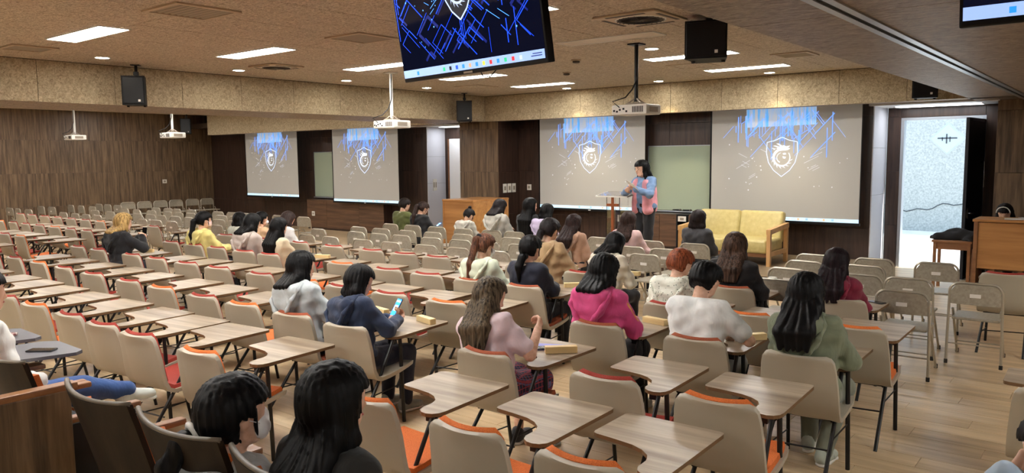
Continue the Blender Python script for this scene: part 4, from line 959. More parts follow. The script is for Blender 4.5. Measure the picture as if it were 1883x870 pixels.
NPERS = [0]
def person(pos, label, top, hair, style='long', rz=0.0, z=0.0, lean=.16, twist=0.0, side=0.0, head=(0.0,0.0,0.0), hands=None, pants=(26,28,36), shoe=(215,214,210), hood=False, sleeves='long',
           length=.42, mask=None, collar=None, skin=None, scale=.97, res=.016, nudge=(0,0), fold=1.0, skirt=False, streak=None, standing=False, poles=None, palm=None, curl=.6, legs=None, topmat=None, volume=1.0, open_coat=None, fringe=True, glasses=False, hairfront=False, stripe=None, footz=0.0, tie=None, taildir=None):
    NPERS[0] += 1
    nx_, ny_, nz_ = NUDGE.get(label, (0,0,0)); nudge = (nx_, ny_)
    if nz_: scale = scale*(1+nz_/(1.25 if not standing else 1.7))          # taller or shorter sitter
    t = tag(empty('person', (pos[0]+nudge[0], pos[1]+nudge[1], z), rz), label, 'person', 'people in the hall')
    t.scale = (scale,)*3
    hip = np.array([0, -.095, .535]) if not standing else np.array([0, 0, .90])
    lean = lean-.14 if not standing else lean
    R = rotz(twist)@rotx(-lean)@roty(side)
    tz = lambda v: hip+R@np.array(v, float)
    prims_t = []
    for (w, y, zz, r) in ((.080,.0,.02,.112),(.068,.008,.14,.098),(.076,.008,.24,.100),(.092,.0,.34,.098),(.098,-.004,.40,.075)): prims_t.append((tz((-w,y,zz)), tz((w,y,zz)), r, r))
    shL, shR = tz((-.158,-.004,.415)), tz((.158,-.004,.415))
    prims_t += [(tz((-.05,0,.43)), shL, .055, .052), (tz((.05,0,.43)), shR, .055, .052)]
    neck0, neck1 = tz((0,-.002,.43)), tz((0,.012,.525))
    neck = [(neck0, neck1, .056, .048)]
    # head frame
    Rh = R@rotx(lean*.75)@rotz(head[1])@rotx(-head[0])@roty(head[2])
    hc = neck1+R@np.array([0,.014,.0])+Rh@np.array([0,.012,.085])
    th = lambda v: hc+Rh@np.array(v, float)
    headp = [(th((0,-.018,.030)), th((0,.012,.032)), .088, .086), (th((0,-.02,.0)), th((0,.02,-.012)), .078, .070), (th((0,.030,-.03)), th((0,.050,-.082)), .056, .034), (th((-.03,.02,-.06)), th((.03,.02,-.06)), .042, .042),
             (th((0,.090,.004)), th((0,.106,-.026)), .009, .0135), (th((0,.074,-.062)), th((0,.076,-.064)), .020, .020)]
    for s in (-1, 1): headp.append((th((s*.079,-.002,.012)), th((s*.081,-.006,-.022)), .013, .010))
    # arms
    l1, l2 = (.275,.245)
    hands = hands or ((-.10,.255,.725),(.10,.255,.725)); poles = poles or ((-.7,-.5,-.6),(.7,-.5,-.6))
    arms = []; wr = []
    for s, sh, hd, po in ((-1,shL,hands[0],poles[0]),(1,shR,hands[1],poles[1])):
        e, w = ik(sh, hd, l1, l2, po); arms.append([(sh, e, .047, .040), (e, w, .039, .028)]); wr.append((e, w))
    # legs
    if standing:
        lp = []
        feet = []
        for s in (-1, 1):
            a, k, f = hip+np.array([s*.085,0,-.02]), np.array([s*.09,.02,.48]), np.array([s*.095,-.01,.08]); lp.append([(a,k,.088,.060),(k,f,.058,.040)]); feet.append((f, np.array([s*.12,.9,0])))
    else:
        legs = legs or (((-.11,.36,.50),(-.11,.33,.09)),((.11,.36,.50),(.11,.33,.09)))
        lp = []; feet = []
        for s, (k, f) in ((-1,legs[0]),(1,legs[1])):
            lp.append([(hip+np.array([s*.085,0,-.01]), np.array(k), .088, .062), (np.array(k), np.array(f), .058, .040)]); feet.append((np.array(f), np.array([s*.12,.9,0])))
    A = [p for a in arms for p in a]; Lg = [p for l in lp for p in l]
    near = res < .013
    # --- body: head, neck, trunk, limbs and fingered hands as one mesh
    parts = []
    hp = headp+neck+prims_t[-2:]
    lo, hi = bounds(headp+neck, .02); v, f = surfnet(lambda P: union(P, hp, .022), lo, hi, .009 if near else .0125); parts.append((v, f, 0))
    inner = prims_t+[p for a in arms for p in a]+Lg
    inner_f = lambda P: union(P, inner, .03, -.006)
    lo, hi = bounds(inner, .02); v, f = surfnet(inner_f, lo, hi, .026); parts.append((v, f, 0))
    pn = palm or ((.25,0,-1),(-.25,0,-1))
    for i, (e, w) in enumerate(wr):
        d = w-e; hpz = hand_prims(w, d if not standing else d, pn[i], (1 if i == 0 else -1), curl)
        bare = [arms[i][1]] + ([arms[i][0]] if sleeves != 'long' else [])
        pr = hpz+bare; 
        if sleeves == 'long': pr = hpz+[(w-(w-e)*.35, w, .031, .027)]
        lo, hi = bounds(pr, .015); v, f = surfnet(lambda P: union(P, pr, .010), lo, hi, .0062 if near else .0095); parts.append((v, f, 0))
    sk = SKIN
    link('body', np_mesh('body', parts, [sk]), t)
    # --- face details
    face = MB()
    ey = []
    for s in (-1, 1):
        e = th((s*.031,.082,.012)); MB().lathe([(.001,-.006),(.0075,-.003),(.0095,0),(.0075,.003),(.001,.006)], tuple(e), 8).build('eye', EYE, t)
        a, b, c = th((s*.016,.092,.034)), th((s*.034,.090,.040)), th((s*.05,.079,.034)); MB().tube([a,b,c], .0035, 5).build('eyebrow', EYE, t)
    if mask:
        mp = [(th((-.045,.060,-.045)), th((.045,.060,-.045)), .040, .040), (th((0,.085,-.02)), th((0,.080,-.075)), .032, .034)]
        lo, hi = bounds(mp, .015); v, f = surfnet(lambda P: union(P, mp, .02), lo, hi, .010)
        mo = link('face_mask', np_mesh('face_mask', [(v, f, 0)], [MASK if mask == 'white' else MASK_P]), t)
        for s in (-1, 1): MB().tube([th((s*.07,.06,-.03)), th((s*.088,.02,-.005)), th((s*.09,-.012,.01))], .002, 4).build('ear_loop', MASK, mo)
    else:
        MB().tube([th((-.020,.092,-.055)), th((0,.098,-.054)), th((.020,.092,-.055))], [.004,.0062,.004], 6).build('lips', LIPS, t)
    if glasses:
        g = MB()
        for s in (-1, 1):
            g.tube([th((s*.031+.021*math.cos(k*math.pi/6),.099-.006*abs(math.cos(k*math.pi/6)),.011+.018*math.sin(k*math.pi/6))) for k in range(13)], .002, 5)
            g.tube([th((s*.052,.095,.016)), th((s*.084,.02,.018)), th((s*.084,-.01,.012))], .002, 5)
        g.tube([th((-.01,.102,.014)), th((.01,.102,.014))], .002, 5); g.build('glasses', M['phone_body'], t)
    # --- clothes
    tm = topmat or cloth(top, fold)
    sl = []
    for i, a in enumerate(arms):
        (s0, e0, r1, r2), (e1, w1, r3, r4) = a
        if sleeves == 'long': sl += [(s0, e0, r1, r2+.004), (e1, w1-(w1-e1)*.06, r3+.004, r4+.008)]
        elif sleeves == 'short': sl += [(s0, s0+(e0-s0)*.72, r1+.004, r2+.012)]
    tp = prims_t+sl
    infl = .016*fold if sleeves != 'none' else .012
    ph = NPERS[0]*1.7
    nb = neck0+R@np.array([0,0,.048]); upv = R@np.array([0,0,1.0])
    def top_f(P):
        d = union(P, tp, .035, infl)
        w = (np.sin(P[:,0]*46+P[:,2]*31+ph+2*np.sin(P[:,2]*11))*np.sin(P[:,2]*37-P[:,1]*25+ph*2)+.6*np.sin(P[:,0]*21-P[:,2]*58+ph+1.5*np.sin(P[:,0]*13)))*.0055*fold
        d = d+w
        d = np.maximum(d, (P-nb.astype(np.float32))@upv.astype(np.float32)-.012)            # neckline
        return np.maximum(d, -(P[:,2]-(.475 if not standing else .80)))                     # hem
    lo, hi = bounds(tp, .03); v, f = surfnet(top_f, lo, hi, res); link('top', np_mesh('top', [(v, f, 0)], [tm]), t)
    if hood:
        hd = [(tz((-.10,-.01,.465)), tz((-.10,-.10,.435)), .042, .050), (tz((.10,-.01,.465)), tz((.10,-.10,.435)), .042, .050), (tz((-.10,-.118,.42)), tz((.10,-.118,.42)), .056, .056), (tz((-.08,-.135,.335)), tz((.08,-.135,.335)), .050, .050), (tz((-.035,-.13,.255)), tz((.035,-.13,.255)), .040, .040), (tz((0,-.128,.22)), tz((0,-.125,.19)), .028, .018), (tz((-.085,.06,.445)), tz((-.10,.0,.455)), .026, .038), (tz((.085,.06,.445)), tz((.10,.0,.455)), .026, .038)]
        def hood_f(P): return union(P, hd, .045)+.004*np.sin(P[:,0]*30+P[:,2]*40+ph)*np.sin(P[:,2]*26+ph)
        lo, hi = bounds(hd, .03); v, f = surfnet(hood_f, lo, hi, min(res, .014)); ho_ = link('hood', np_mesh('hood', [(v, f, 0)], [tm]), t)
        hr_ = [tz(q) for q in ((-.125,-.035,.485),(-.152,-.115,.44),(-.135,-.172,.365),(-.085,-.186,.29),(-.03,-.172,.222),(.03,-.172,.222),(.085,-.186,.29),(.135,-.172,.365),(.152,-.115,.44),(.125,-.035,.485))]
        he_ = [(hr_[k], hr_[k+1], .016, .016) for k in range(len(hr_)-1)]
        lo, hi = bounds(he_, .02); v, f = surfnet(lambda P: union(P, he_, .02), lo, hi, .0095 if near else .0125); link('hood_edge', np_mesh('hood_edge', [(v, f, 0)], [tm]), ho_)
    if collar:
        cp = [(tz((.062*math.cos(k*math.pi/6),-.004+.058*math.sin(k*math.pi/6),.455+.008*math.sin(k*math.pi/6+math.pi))), tz((.062*math.cos((k+1)*math.pi/6),-.004+.058*math.sin((k+1)*math.pi/6),.455+.008*math.sin((k+1)*math.pi/6+math.pi))), .014, .014) for k in range(12)]
        lo, hi = bounds(cp, .02); v, f = surfnet(lambda P: union(P, cp, .012), lo, hi, .0095); link('collar', np_mesh('collar', [(v, f, 0)], [cloth(collar)]), t)
    if open_coat:
        vp = [(tz((s*.10,.045,.38)), tz((s*.115,.06,-.02)), .075, .085) for s in (-1,1)]+[(tz((-.10,-.035,.36)), tz((-.10,-.04,.0)), .085, .09), (tz((.10,-.035,.36)), tz((.10,-.04,.0)), .085, .09), (tz((-.12,0,.405)), tz((.12,0,.405)), .062, .062)]
        def vest_f(P):
            d = union(P, vp, .03, .006)+.003*np.sin(P[:,2]*40+P[:,0]*20)
            q = (P-hip.astype(np.float32))@R.astype(np.float32)
            cutf = np.minimum(.055+.0*q[:,2]-np.abs(q[:,0]), q[:,1]-.02)                   # open front
            d = np.maximum(d, cutf); d = np.maximum(d, -(np.hypot(q[:,0]*.9, q[:,1]-.01)-.075)*(q[:,2] > .36)-1*(q[:,2] <= .36))
            arm = np.minimum(cone(P, shL, wr[0][0], .062, .066), cone(P, shR, wr[1][0], .062, .066))
            return np.maximum(d, -arm)
        lo, hi = bounds(vp, .03); v, f = surfnet(vest_f, lo, hi, .011); link('vest', np_mesh('vest', [(v, f, 0)], [cloth(open_coat)]), t)
    if stripe:
        a = arms[1]; MB().tube([a[0][0]+np.array([.058,0,0]), a[0][1]+np.array([.05,.02,0]), a[1][1]+np.array([.04,0,.01])], .016, 6).build('sleeve_print', mat('yellow_sleeve_print', rgb(*stripe), .8), t, True)
    pp = Lg+[prims_t[0]]
    if skirt: pp = [(l[0][0], l[0][0]+(l[0][1]-l[0][0])*.85, .10, .092) for l in lp]+[prims_t[0]]
    def pants_f(P):
        d = union(P, pp, .05 if skirt else .03, .014)+.0035*np.sin(P[:,0]*30+P[:,1]*38+ph)*np.sin(P[:,2]*35)
        return d if standing or not skirt else np.maximum(d, -(P[:,2]-.38))
    lo, hi = bounds(pp, .03); v, f = surfnet(pants_f, lo, hi, max(res, .018)); link('skirt' if skirt else 'trousers', np_mesh('trousers', [(v, f, 0)], [PLAID if skirt else cloth(pants)]), t)
    for fpos, fd in feet:
        d = fd/np.linalg.norm(fd); dz = np.array([0,0,1.0])
        sp_ = [(fpos+dz*.0-d*.02, fpos-dz*.035-d*.03, .042, .042), (fpos-dz*.04-d*.03, fpos-dz*.052+d*.14, .040, .034), (fpos-dz*.02, fpos-dz*.05+d*.10, .038, .034)]
        fl_ = float(fpos[2])-.088
        lo, hi = bounds(sp_, .02); v, f = surfnet(lambda P: np.maximum(union(P, sp_, .02), -(P[:,2]-fl_-.012)), lo, hi, .014); so_ = link('shoe', np_mesh('shoe', [(v, f, 0)], [cloth(shoe)]), t)
        sole = [(fpos-dz*.078-d*.03, fpos-dz*.078+d*.14, .040, .036)]
        lo, hi = bounds(sole, .02); v, f = surfnet(lambda P: np.maximum(np.maximum(union(P, sole, .01), -(P[:,2]-fl_)), P[:,2]-fl_-.022), lo, hi, .013); link('sole', np_mesh('sole', [(v, f, 0)], [M['white_plastic']]), so_)
    # --- hair
    hs = []; vol = .012*volume
    c0 = [(th((0,-.022,.034)), th((0,.004,.038)), .096+vol, .094+vol), (th((0,-.035,-.01)), th((0,-.03,-.03)), .082+vol, .074+vol)]
    low = -.075
    tail = []
    back = lambda x, yy, zz: tz((x, yy, zz))
    if style in ('long', 'bob'):
        zend = .525-length; nl = []; over = hood and length >= .3
        if hood and not over: zend = max(zend, .475)
        if over: zend = max(zend, .30)                       # the hair stops at the chair back
        for x in (-.070,-.035,0,.035,.070):
            p0 = th((x*.95,-.045+.012*abs(x)*10,.0)); 
            if style == 'bob':
                p1 = th((x*1.18,-.045,-.10)); p2 = th((x*1.2,-.03,-length)); nl += [(p0,p1,.046,.044),(p1,p2,.044,.026)]
            else:
                hy = -.088 if over else (-.02 if hood else 0.0); p1 = th((x*1.12,-.062+hy*.3,-.085)); q1 = back(x*1.25,-.115+hy,.40); q2 = back(x*(1.15 if length < .5 else 1.0),-.135+hy*(1 if zend > .15 else .5),zend)
                nl += [(p0,p1,.046,.042)]
                if zend < .40: nl += [(p1,q1,.042,.040),(q1,q2,.038,.014)]
                else: nl += [(p1,q2,.042,.024)]
        for s in (-1, 1):
            a, b = th((s*.078,-.005,.01)), th((s*.088,.004,-.10)); nl.append((a, b, .024, .026))
            if hairfront: nl += [(b, back(s*.10,.055,.40), .026, .030), (back(s*.10,.055,.40), back(s*.105,.085,.26), .030, .014)]
            elif style == 'long' and not hood: nl.append((b, back(s*.095,-.075,.40), .026, .034))
        hs = nl; low = -1
    elif style == 'pony':
        tp0 = tie if tie else (0,-.108,.015)
        p0 = th(tp0); p1 = th((tp0[0]*1.3,tp0[1]-.045,tp0[2]-.03)); e = taildir or (0,-.16,.525-length)
        q = back(*e); m_ = (p1+q)/2+np.array([0,-.03,.03]); tail = [(p0,p1,.020,.036),(p1,m_,.040,.036),(m_,q,.036,.010)]
        hs = []; low = -.085
        for s in (-1, 1): hs.append((th((s*.074,.03,.03)), th((s*.080,.035,-.06)), .010, .006))
    elif style == 'bun':
        b = th((0,-.06,.145)); tail = [(b, b+np.array([0,0,.006]), .034, .034), (th((0,-.05,.11)), b, .02, .026)]; low = -.08
        for s in (-1, 1): hs.append((th((s*.074,.04,.03)), th((s*.082,.05,-.07)), .010, .006))
    elif style == 'short':
        low = -.088; vol_s = 1
    hcf = hc.astype(np.float32); Rhf = Rh.astype(np.float32)
    def hair_f(P):
        q = (P-hcf)@Rhf
        d = union(P, c0, .03)
        fy = .040 if not fringe else .048
        cut = np.minimum(q[:,1]-(.030 if style != 'long' else .034), (.052 if fringe else .078)-q[:,2])
        d = np.maximum(d, cut); d = np.maximum(d, (low-.35*np.clip(q[:,1],-.2,.1))-q[:,2])
        if style in ('pony','bun','short'):
            ear = np.minimum(np.minimum(.058+.0*q[:,1]-np.abs(q[:,2]+.045), q[:,1]+.032), np.abs(q[:,0])-.055); d = np.maximum(d, ear)
        if hs: d = smin(d, union(P, hs, .022), .022)
        ang = np.arctan2(q[:,0], -(q[:,1]+.02))
        st_ = .0030*np.sin(ang*23+ph+2*np.sin(q[:,2]*9))+.0022*np.sin(ang*41+ph*3+3*np.sin(q[:,2]*7))
        return d+st_
    allh = c0+hs
    lo, hi = bounds(allh, .02); v, f = surfnet(hair_f, lo, hi, .0095 if near else .0125); ho = link('hair', np_mesh('hair', [(v, f, 0)], [hair_mat(hair, streak)]), t)
    if tail:
        lo, hi = bounds(tail, .02); v, f = surfnet(lambda P: union(P, tail, .02)+.0025*np.sin(P[:,0]*150+ph)+.002*np.sin(P[:,1]*170), lo, hi, .0095 if near else .0115); link('ponytail' if style == 'pony' else 'hair_bun', np_mesh('ponytail', [(v, f, 0)], [hair_mat(hair, streak)]), ho)
        if style == 'pony':
            p = th(tp0); dd = th((tp0[0],tp0[1]-.03,tp0[2]-.01))-p; dd /= np.linalg.norm(dd); u_ = np.cross(dd, [0,0,1.0]); u_ /= np.linalg.norm(u_)+1e-9; w_ = np.cross(dd, u_)
            MB().tube([tuple(p+dd*.008+(u_*math.cos(k*math.pi/5)+w_*math.sin(k*math.pi/5))*.034) for k in range(11)], .013, 6).build('hair_tie', M['white_plastic'] if near else M['black_cloth'], ho, True)
    return t
def seat(r, tx): return SEAT[(r, tx)]
NUDGE = {
 'person with long blond hair in a black hoodie raising a phone': (0.137, 0.050, 0.055),
 'person in a yellow hoodie with a black ponytail and pink mask': (-0.013, 0.0, 0.025),
 'person with black hair in a dusty grey-pink hoodie beside the yellow hoodie': (-0.140, 0.0, 0.046),
 'person with very long straight black hair and cream top': (-0.027, 0.0, 0.015),
 'person in a pale mint jacket mostly behind the dusty grey-pink hoodie': (0.025, 0.020, -0.083),
 'person with a white mask in a peach coat, far group': (0.110, 0.050, -0.054),
 'person with brown hair bent over in a white jacket, far group': (0.023, 0.019, -0.008),
 'person in a light grey hoodie with black hair beside the navy backpack': (-0.06, 0.0, 0.03),
 'person in a navy hoodie with a black bob holding a lit phone': (-0.07, 0.0, -0.03),
 'person in a pale pink shirt with long streaked brown hair and plaid skirt': (-0.09, 0.0, 0.0),
 'person in a bright pink hoodie with long black hair': (-0.099, 0.0, 0.046),
 'person with short black hair in a white T-shirt': (-0.071, 0.0, -0.034),
 'person in a sage green hoodie with very long black hair': (0.007, 0.006, 0.025),
 'person with short auburn hair in a speckled white quilted coat': (-0.056, 0.0, -0.005),
 'person in a navy sweater with a white collar and low black ponytail': (-0.050, 0.0, 0.016),
 'person with a high brown ponytail and white mask in a mint top': (-0.009, -0.007, 0.000),
 'person in a crimson hoodie with very long dark hair': (-0.084, 0.0, -0.014),
 'person in a black jacket with long dark brown hair by the paper cup': (-0.061, 0.0, 0.047),
 'person in a cream sherpa jacket with long black hair, head bowed': (0.152, 0.050, -0.012),
 'person in a tan hooded coat with a dark ponytail': (0.180, 0.050, 0.083),
 'person in an olive jacket with short dark hair, beside the far doorway': (0.101, 0.050, 0.031),
 'person in a black jacket with brown ponytail looking down at a phone': (-0.008, -0.006, -0.010),
 'person with a top bun in a pale grey hoodie': (-0.113, 0.0, -0.106),
 'person with long dark hair in a heather grey hoodie beside the bun': (-0.013, 0.0, -0.033),
 'person with very long black hair and black top by the lectern screen': (0.173, 0.050, -0.035),
 'person in a lavender top with black hair, beyond the tan coat': (-0.178, 0.0, 0.027),
 'person with long dark brown hair in a dusty rose top': (0.137, 0.050, -0.008),
 'person in a light pink jacket with wavy brown hair near the lectern': (-0.143, 0.0, 0.008),
 'person in a charcoal top with dark bobbed hair by the sofa': (-0.012, 0.0, 0.008),
 'standing person in a pink vest over a blue top reading a sheet of paper': (-0.041, 0.0, -0.036),
 'person with dark hair and white headband behind the upright piano': (-0.480, 0.000, -0.050),
 'foreground person with a dark ponytail, white scrunchie and pale grey top': (-0.023, 0.0, 0.000),
 'foreground person with very long straight black hair and dark top': (-0.037, 0.0, 0.000),
 'person at the picture edge in a light blue top resting chin on fist': (-0.05, 0.0, 0.02),
}
# ------------------------------------------------------------------ the people, each in a chair (or standing)
BLK = (11,10,11); DBR = (40,28,24); BR = (72,46,34)
x, y = seat(3,-10.95); person((x,y), 'person with long blond hair in a black hoodie raising a phone', (20,20,24), (186,146,86), 'long', length=.20, lean=.22, head=(.12,.05,0), hood=True, hands=((.0,.20,.92),(.08,.20,.93)), poles=((-.9,.2,-.9),(.9,.2,-.9)), palm=((1,.2,.1),(-1,.2,.1)), curl=.9, streak=(214,176,112), res=.018)
x, y = seat(4,-10.40); person((x,y), 'person in a yellow hoodie with a black ponytail and pink mask', (222,208,130), BLK, 'pony', length=.36, lean=.10, head=(.10,-.10,0), hood=True, mask='pink', res=.018)
x, y = seat(4,-9.12); person((x,y), 'person with black hair in a dusty grey-pink hoodie beside the yellow hoodie', (184,170,160), BLK, 'long', length=.06, lean=.20, head=(.3,.1,0), hood=True, res=.018)
x, y = seat(4,-8.50); person((x,y), 'person with very long straight black hair and cream top', (222,208,176), BLK, 'long', length=.52, lean=.10, head=(.2,0,0), res=.018)
x, y = seat(5,-11.35); person((x,y), 'person in a pale mint jacket mostly behind the dusty grey-pink hoodie', (206,210,196), BLK, 'bob', length=.14, lean=.18, head=(.2,.1,0), res=.02)
x, y = seat(5,-10.75); person((x,y), 'person with a white mask in a peach coat, far group', (222,184,144), BLK, 'short', lean=.12, head=(.05,.05,0), mask='white', res=.02)
x, y = seat(5,-10.10); person((x,y), 'person with brown hair bent over in a white jacket, far group', (218,216,212), (52,38,34), 'long', length=.22, lean=.34, head=(.45,.1,0), res=.02)
x, y = seat(2,-5.00); person((x,y), 'person in a light grey hoodie with black hair beside the navy backpack', (190,198,200), BLK, 'long', length=.13, lean=.14, side=-.12, head=(.2,-.05,0), hood=True, res=.0125)
x, y = seat(2,-4.34); person((x,y), 'person in a navy hoodie with a black bob holding a lit phone', (36,50,78), BLK, 'bob', length=.19, lean=.20, side=-.14, head=(.40,-.1,0), hood=True, hands=((.0,.25,.79),(.10,.27,.79)), pants=(24,28,44), shoe=(150,156,150), res=.0125, volume=1.3, palm=((.5,.2,1),(-.5,.2,1)), curl=.9, twist=-.15)
x, y = seat(2,-2.89); person((x,y), 'person in a pale pink shirt with long streaked brown hair and plaid skirt', (226,204,210), (58,46,38), 'long', length=.26, lean=.24, side=-.20, head=(.45,-.25,0), sleeves='short', collar=(226,204,210), skirt=True, streak=(120,104,82), hands=((-.05,.24,.73),(.17,.20,.90)), poles=((-.7,-.5,-.6),(.7,-.2,-.9)), palm=((.25,0,-1),(-1,.2,.3)), curl=1.1, res=.0115, shoe=(40,40,44))
x, y = seat(3,-2.80); person((x,y), 'person in a bright pink hoodie with long black hair', (214,76,134), BLK, 'long', length=.05, lean=.22, head=(.35,.05,0), hood=True, res=.0125, stripe=(226,160,90), fold=1.15, pants=(20,20,24))
x, y = seat(3,-2.05); person((x,y), 'person with short black hair in a white T-shirt', (240,242,240), (10,9,10), 'short', length=.1, lean=.30, head=(.48,-.1,0), sleeves='short', res=.0125, hands=((-.02,.26,.73),(.16,.24,.72)), poles=((-.9,-.3,-.4),(.9,-.2,-.5)), scale=1.04, pants=(112,110,104), shoe=(60,60,64))
x, y = seat(3,-1.35); person((x,y), 'person in a sage green hoodie with very long black hair', (122,130,106), BLK, 'long', length=.30, lean=.16, side=-.06, head=(.2,.05,0), hood=True, res=.0125, fold=1.2, volume=1.2, pants=(120,124,108), shoe=(176,184,170), legs=(((-.11,.36,.50),(-.10,.30,.09)),((.11,.30,.48),(.06,.10,.09))))
x, y = seat(4,-2.75); person((x,y), 'person with short auburn hair in a speckled white quilted coat', (226,228,214), (130,62,36), 'short', lean=.34, head=(.30,-.3,0), hood=True, topmat=PRINT, fold=1.4, res=.014, streak=(170,92,58), volume=1.4)
x, y = seat(4,-4.30); person((x,y), 'person in a navy sweater with a white collar and low black ponytail', (24,28,46), BLK, 'pony', length=.18, lean=.14, head=(.15,-.02,0), collar=(226,228,232), hands=((-.02,.27,.74),(.05,.27,.745)), tie=(0,-.085,-.06), taildir=(-.02,-.12,.30), res=.0135, curl=1.2)
x, y = seat(4,-4.98); person((x,y), 'person with a high brown ponytail and white mask in a mint top', (214,222,198), (78,48,36), 'pony', length=.34, lean=.20, head=(.18,-.15,0), mask='white', tie=(0,-.085,.085), taildir=(-.02,-.18,.14), streak=(128,84,62), hood=True, res=.014)
x, y = seat(5,-1.67); person((x,y), 'person in a crimson hoodie with very long dark hair', (134,30,58), (30,20,24), 'long', length=.30, lean=.08, head=(.1,-.05,0), hood=True, res=.014, scale=.95)
x, y = seat(5,-2.66); person((x,y), 'person in a black jacket with long dark brown hair by the paper cup', (24,22,24), (50,36,30), 'long', length=.24, lean=.24, head=(.2,.15,0), res=.014, streak=(96,72,58), fold=1.3)
x, y = seat(5,-4.36); person((x,y), 'person in a cream sherpa jacket with long black hair, head bowed', (214,206,188), BLK, 'long', length=.06, lean=.36, head=(.5,.2,0), hood=True, res=.014, fold=1.3, twist=-.2)
x, y = seat(5,-5.15); person((x,y), 'person in a tan hooded coat with a dark ponytail', (176,146,108), (30,24,26), 'pony', length=.10, lean=.22, head=(.2,-.1,0), hood=True, res=.014, fold=1.3, tie=(0,-.10,-.01), taildir=(-.03,-.14,.34))
def fs(r, x): return FSEAT[(r, x)]
lap = ((-.07,.16,.66),(.08,.16,.66))
phone = ((-.02,.18,.76),(.08,.18,.76))
p = fs(7,-10.86); person(p, 'person in an olive jacket with short dark hair, beside the far doorway', (98,104,56), (34,26,24), 'short', lean=.20, head=(.3,-.1,0), hands=lap, collar=(206,200,190), res=.018)
p = fs(7,-10.28); person(p, 'person in a black jacket with brown ponytail looking down at a phone', (24,24,28), (48,34,30), 'pony', length=.32, lean=.30, head=(.45,-.15,0), hands=((.05,.27,.72),(.12,.28,.74)), res=.018, collar=(200,196,190))
p = fs(7,-9.03); person(p, 'person with a top bun in a pale grey hoodie', (188,184,172), (26,22,22), 'bun', lean=.28, head=(.5,-.15,0), hands=phone, hood=True, res=.016)
p = fs(7,-8.4); person(p, 'person with long dark hair in a heather grey hoodie beside the bun', (184,180,170), (28,22,24), 'long', length=.12, lean=.24, head=(.40,.0,0), hood=True, hands=phone, scale=1.06, res=.016)
p = fs(7,-7.9); person(p, 'person with very long black hair and black top by the lectern screen', (22,22,24), BLK, 'long', length=.46, lean=.12, head=(.0,-.35,0), hands=lap, scale=1.08, res=.016)
p = fs(7,-7.25); person(p, 'person in a lavender top with black hair, beyond the tan coat', (196,184,214), BLK, 'bob', length=.14, lean=.26, head=(.35,0,0), hands=lap, res=.018, hood=True)
p = fs(5,-6.05); person(p, 'person with long dark brown hair in a dusty rose top', (186,148,124), (44,30,28), 'long', length=.34, lean=.12, head=(.15,0,0), hands=lap, hood=True, res=.016)
p = fs(6,-5.29); person(p, 'person in a light pink jacket with wavy brown hair near the lectern', (226,192,190), (56,40,36), 'long', length=.20, lean=.18, head=(.15,.05,0), hands=((-.03,.24,.70),(.10,.26,.72)), res=.016)
p = fs(7,-4.73); person(p, 'person in a charcoal top with dark bobbed hair by the sofa', (58,58,62), (34,26,26), 'bob', length=.17, lean=.10, head=(.1,0,0), hands=lap, res=.016)
# the presenter
pr = person((-6.36, 11.55), 'standing person in a pink vest over a blue top reading a sheet of paper', (112,140,178), (9,8,9), 'long', rz=math.radians(165), z=STAGE, lean=.05, head=(.15,-.25,0), standing=True, hands=((-.07,.30,1.20),(.12,.30,1.16)), poles=((-.9,-.2,-.6),(.9,-.2,-.6)), palm=((.8,.1,.6),(-.8,.1,.6)), curl=1.0, open_coat=(222,150,160), glasses=True, pants=(22,22,27), shoe=(30,30,32), length=.17, hairfront=True, res=.0125, scale=1.08, volume=1.2)
# pianist behind the piano
person((-1.02, 13.52), 'person with dark hair and white headband behind the upright piano', (40,40,46), (26,20,20), 'bob', rz=math.pi, lean=.2, head=(.5,0,0), length=.12, hands=((-.15,.36,.74),(.15,.36,.74)), res=.02, scale=1.03)
hb = MB().tube([(.088*math.cos(a), .0+.02*math.sin(a), .088*math.sin(a)) for a in [math.pi*k/10 for k in range(11)]], .008, 6).build('headband', M['white_plastic'], [o for o in bpy.data.objects if o.name.startswith('person') and o.get('label','').endswith('upright piano')][0], True)
hb.location = (0, .19, 1.135)

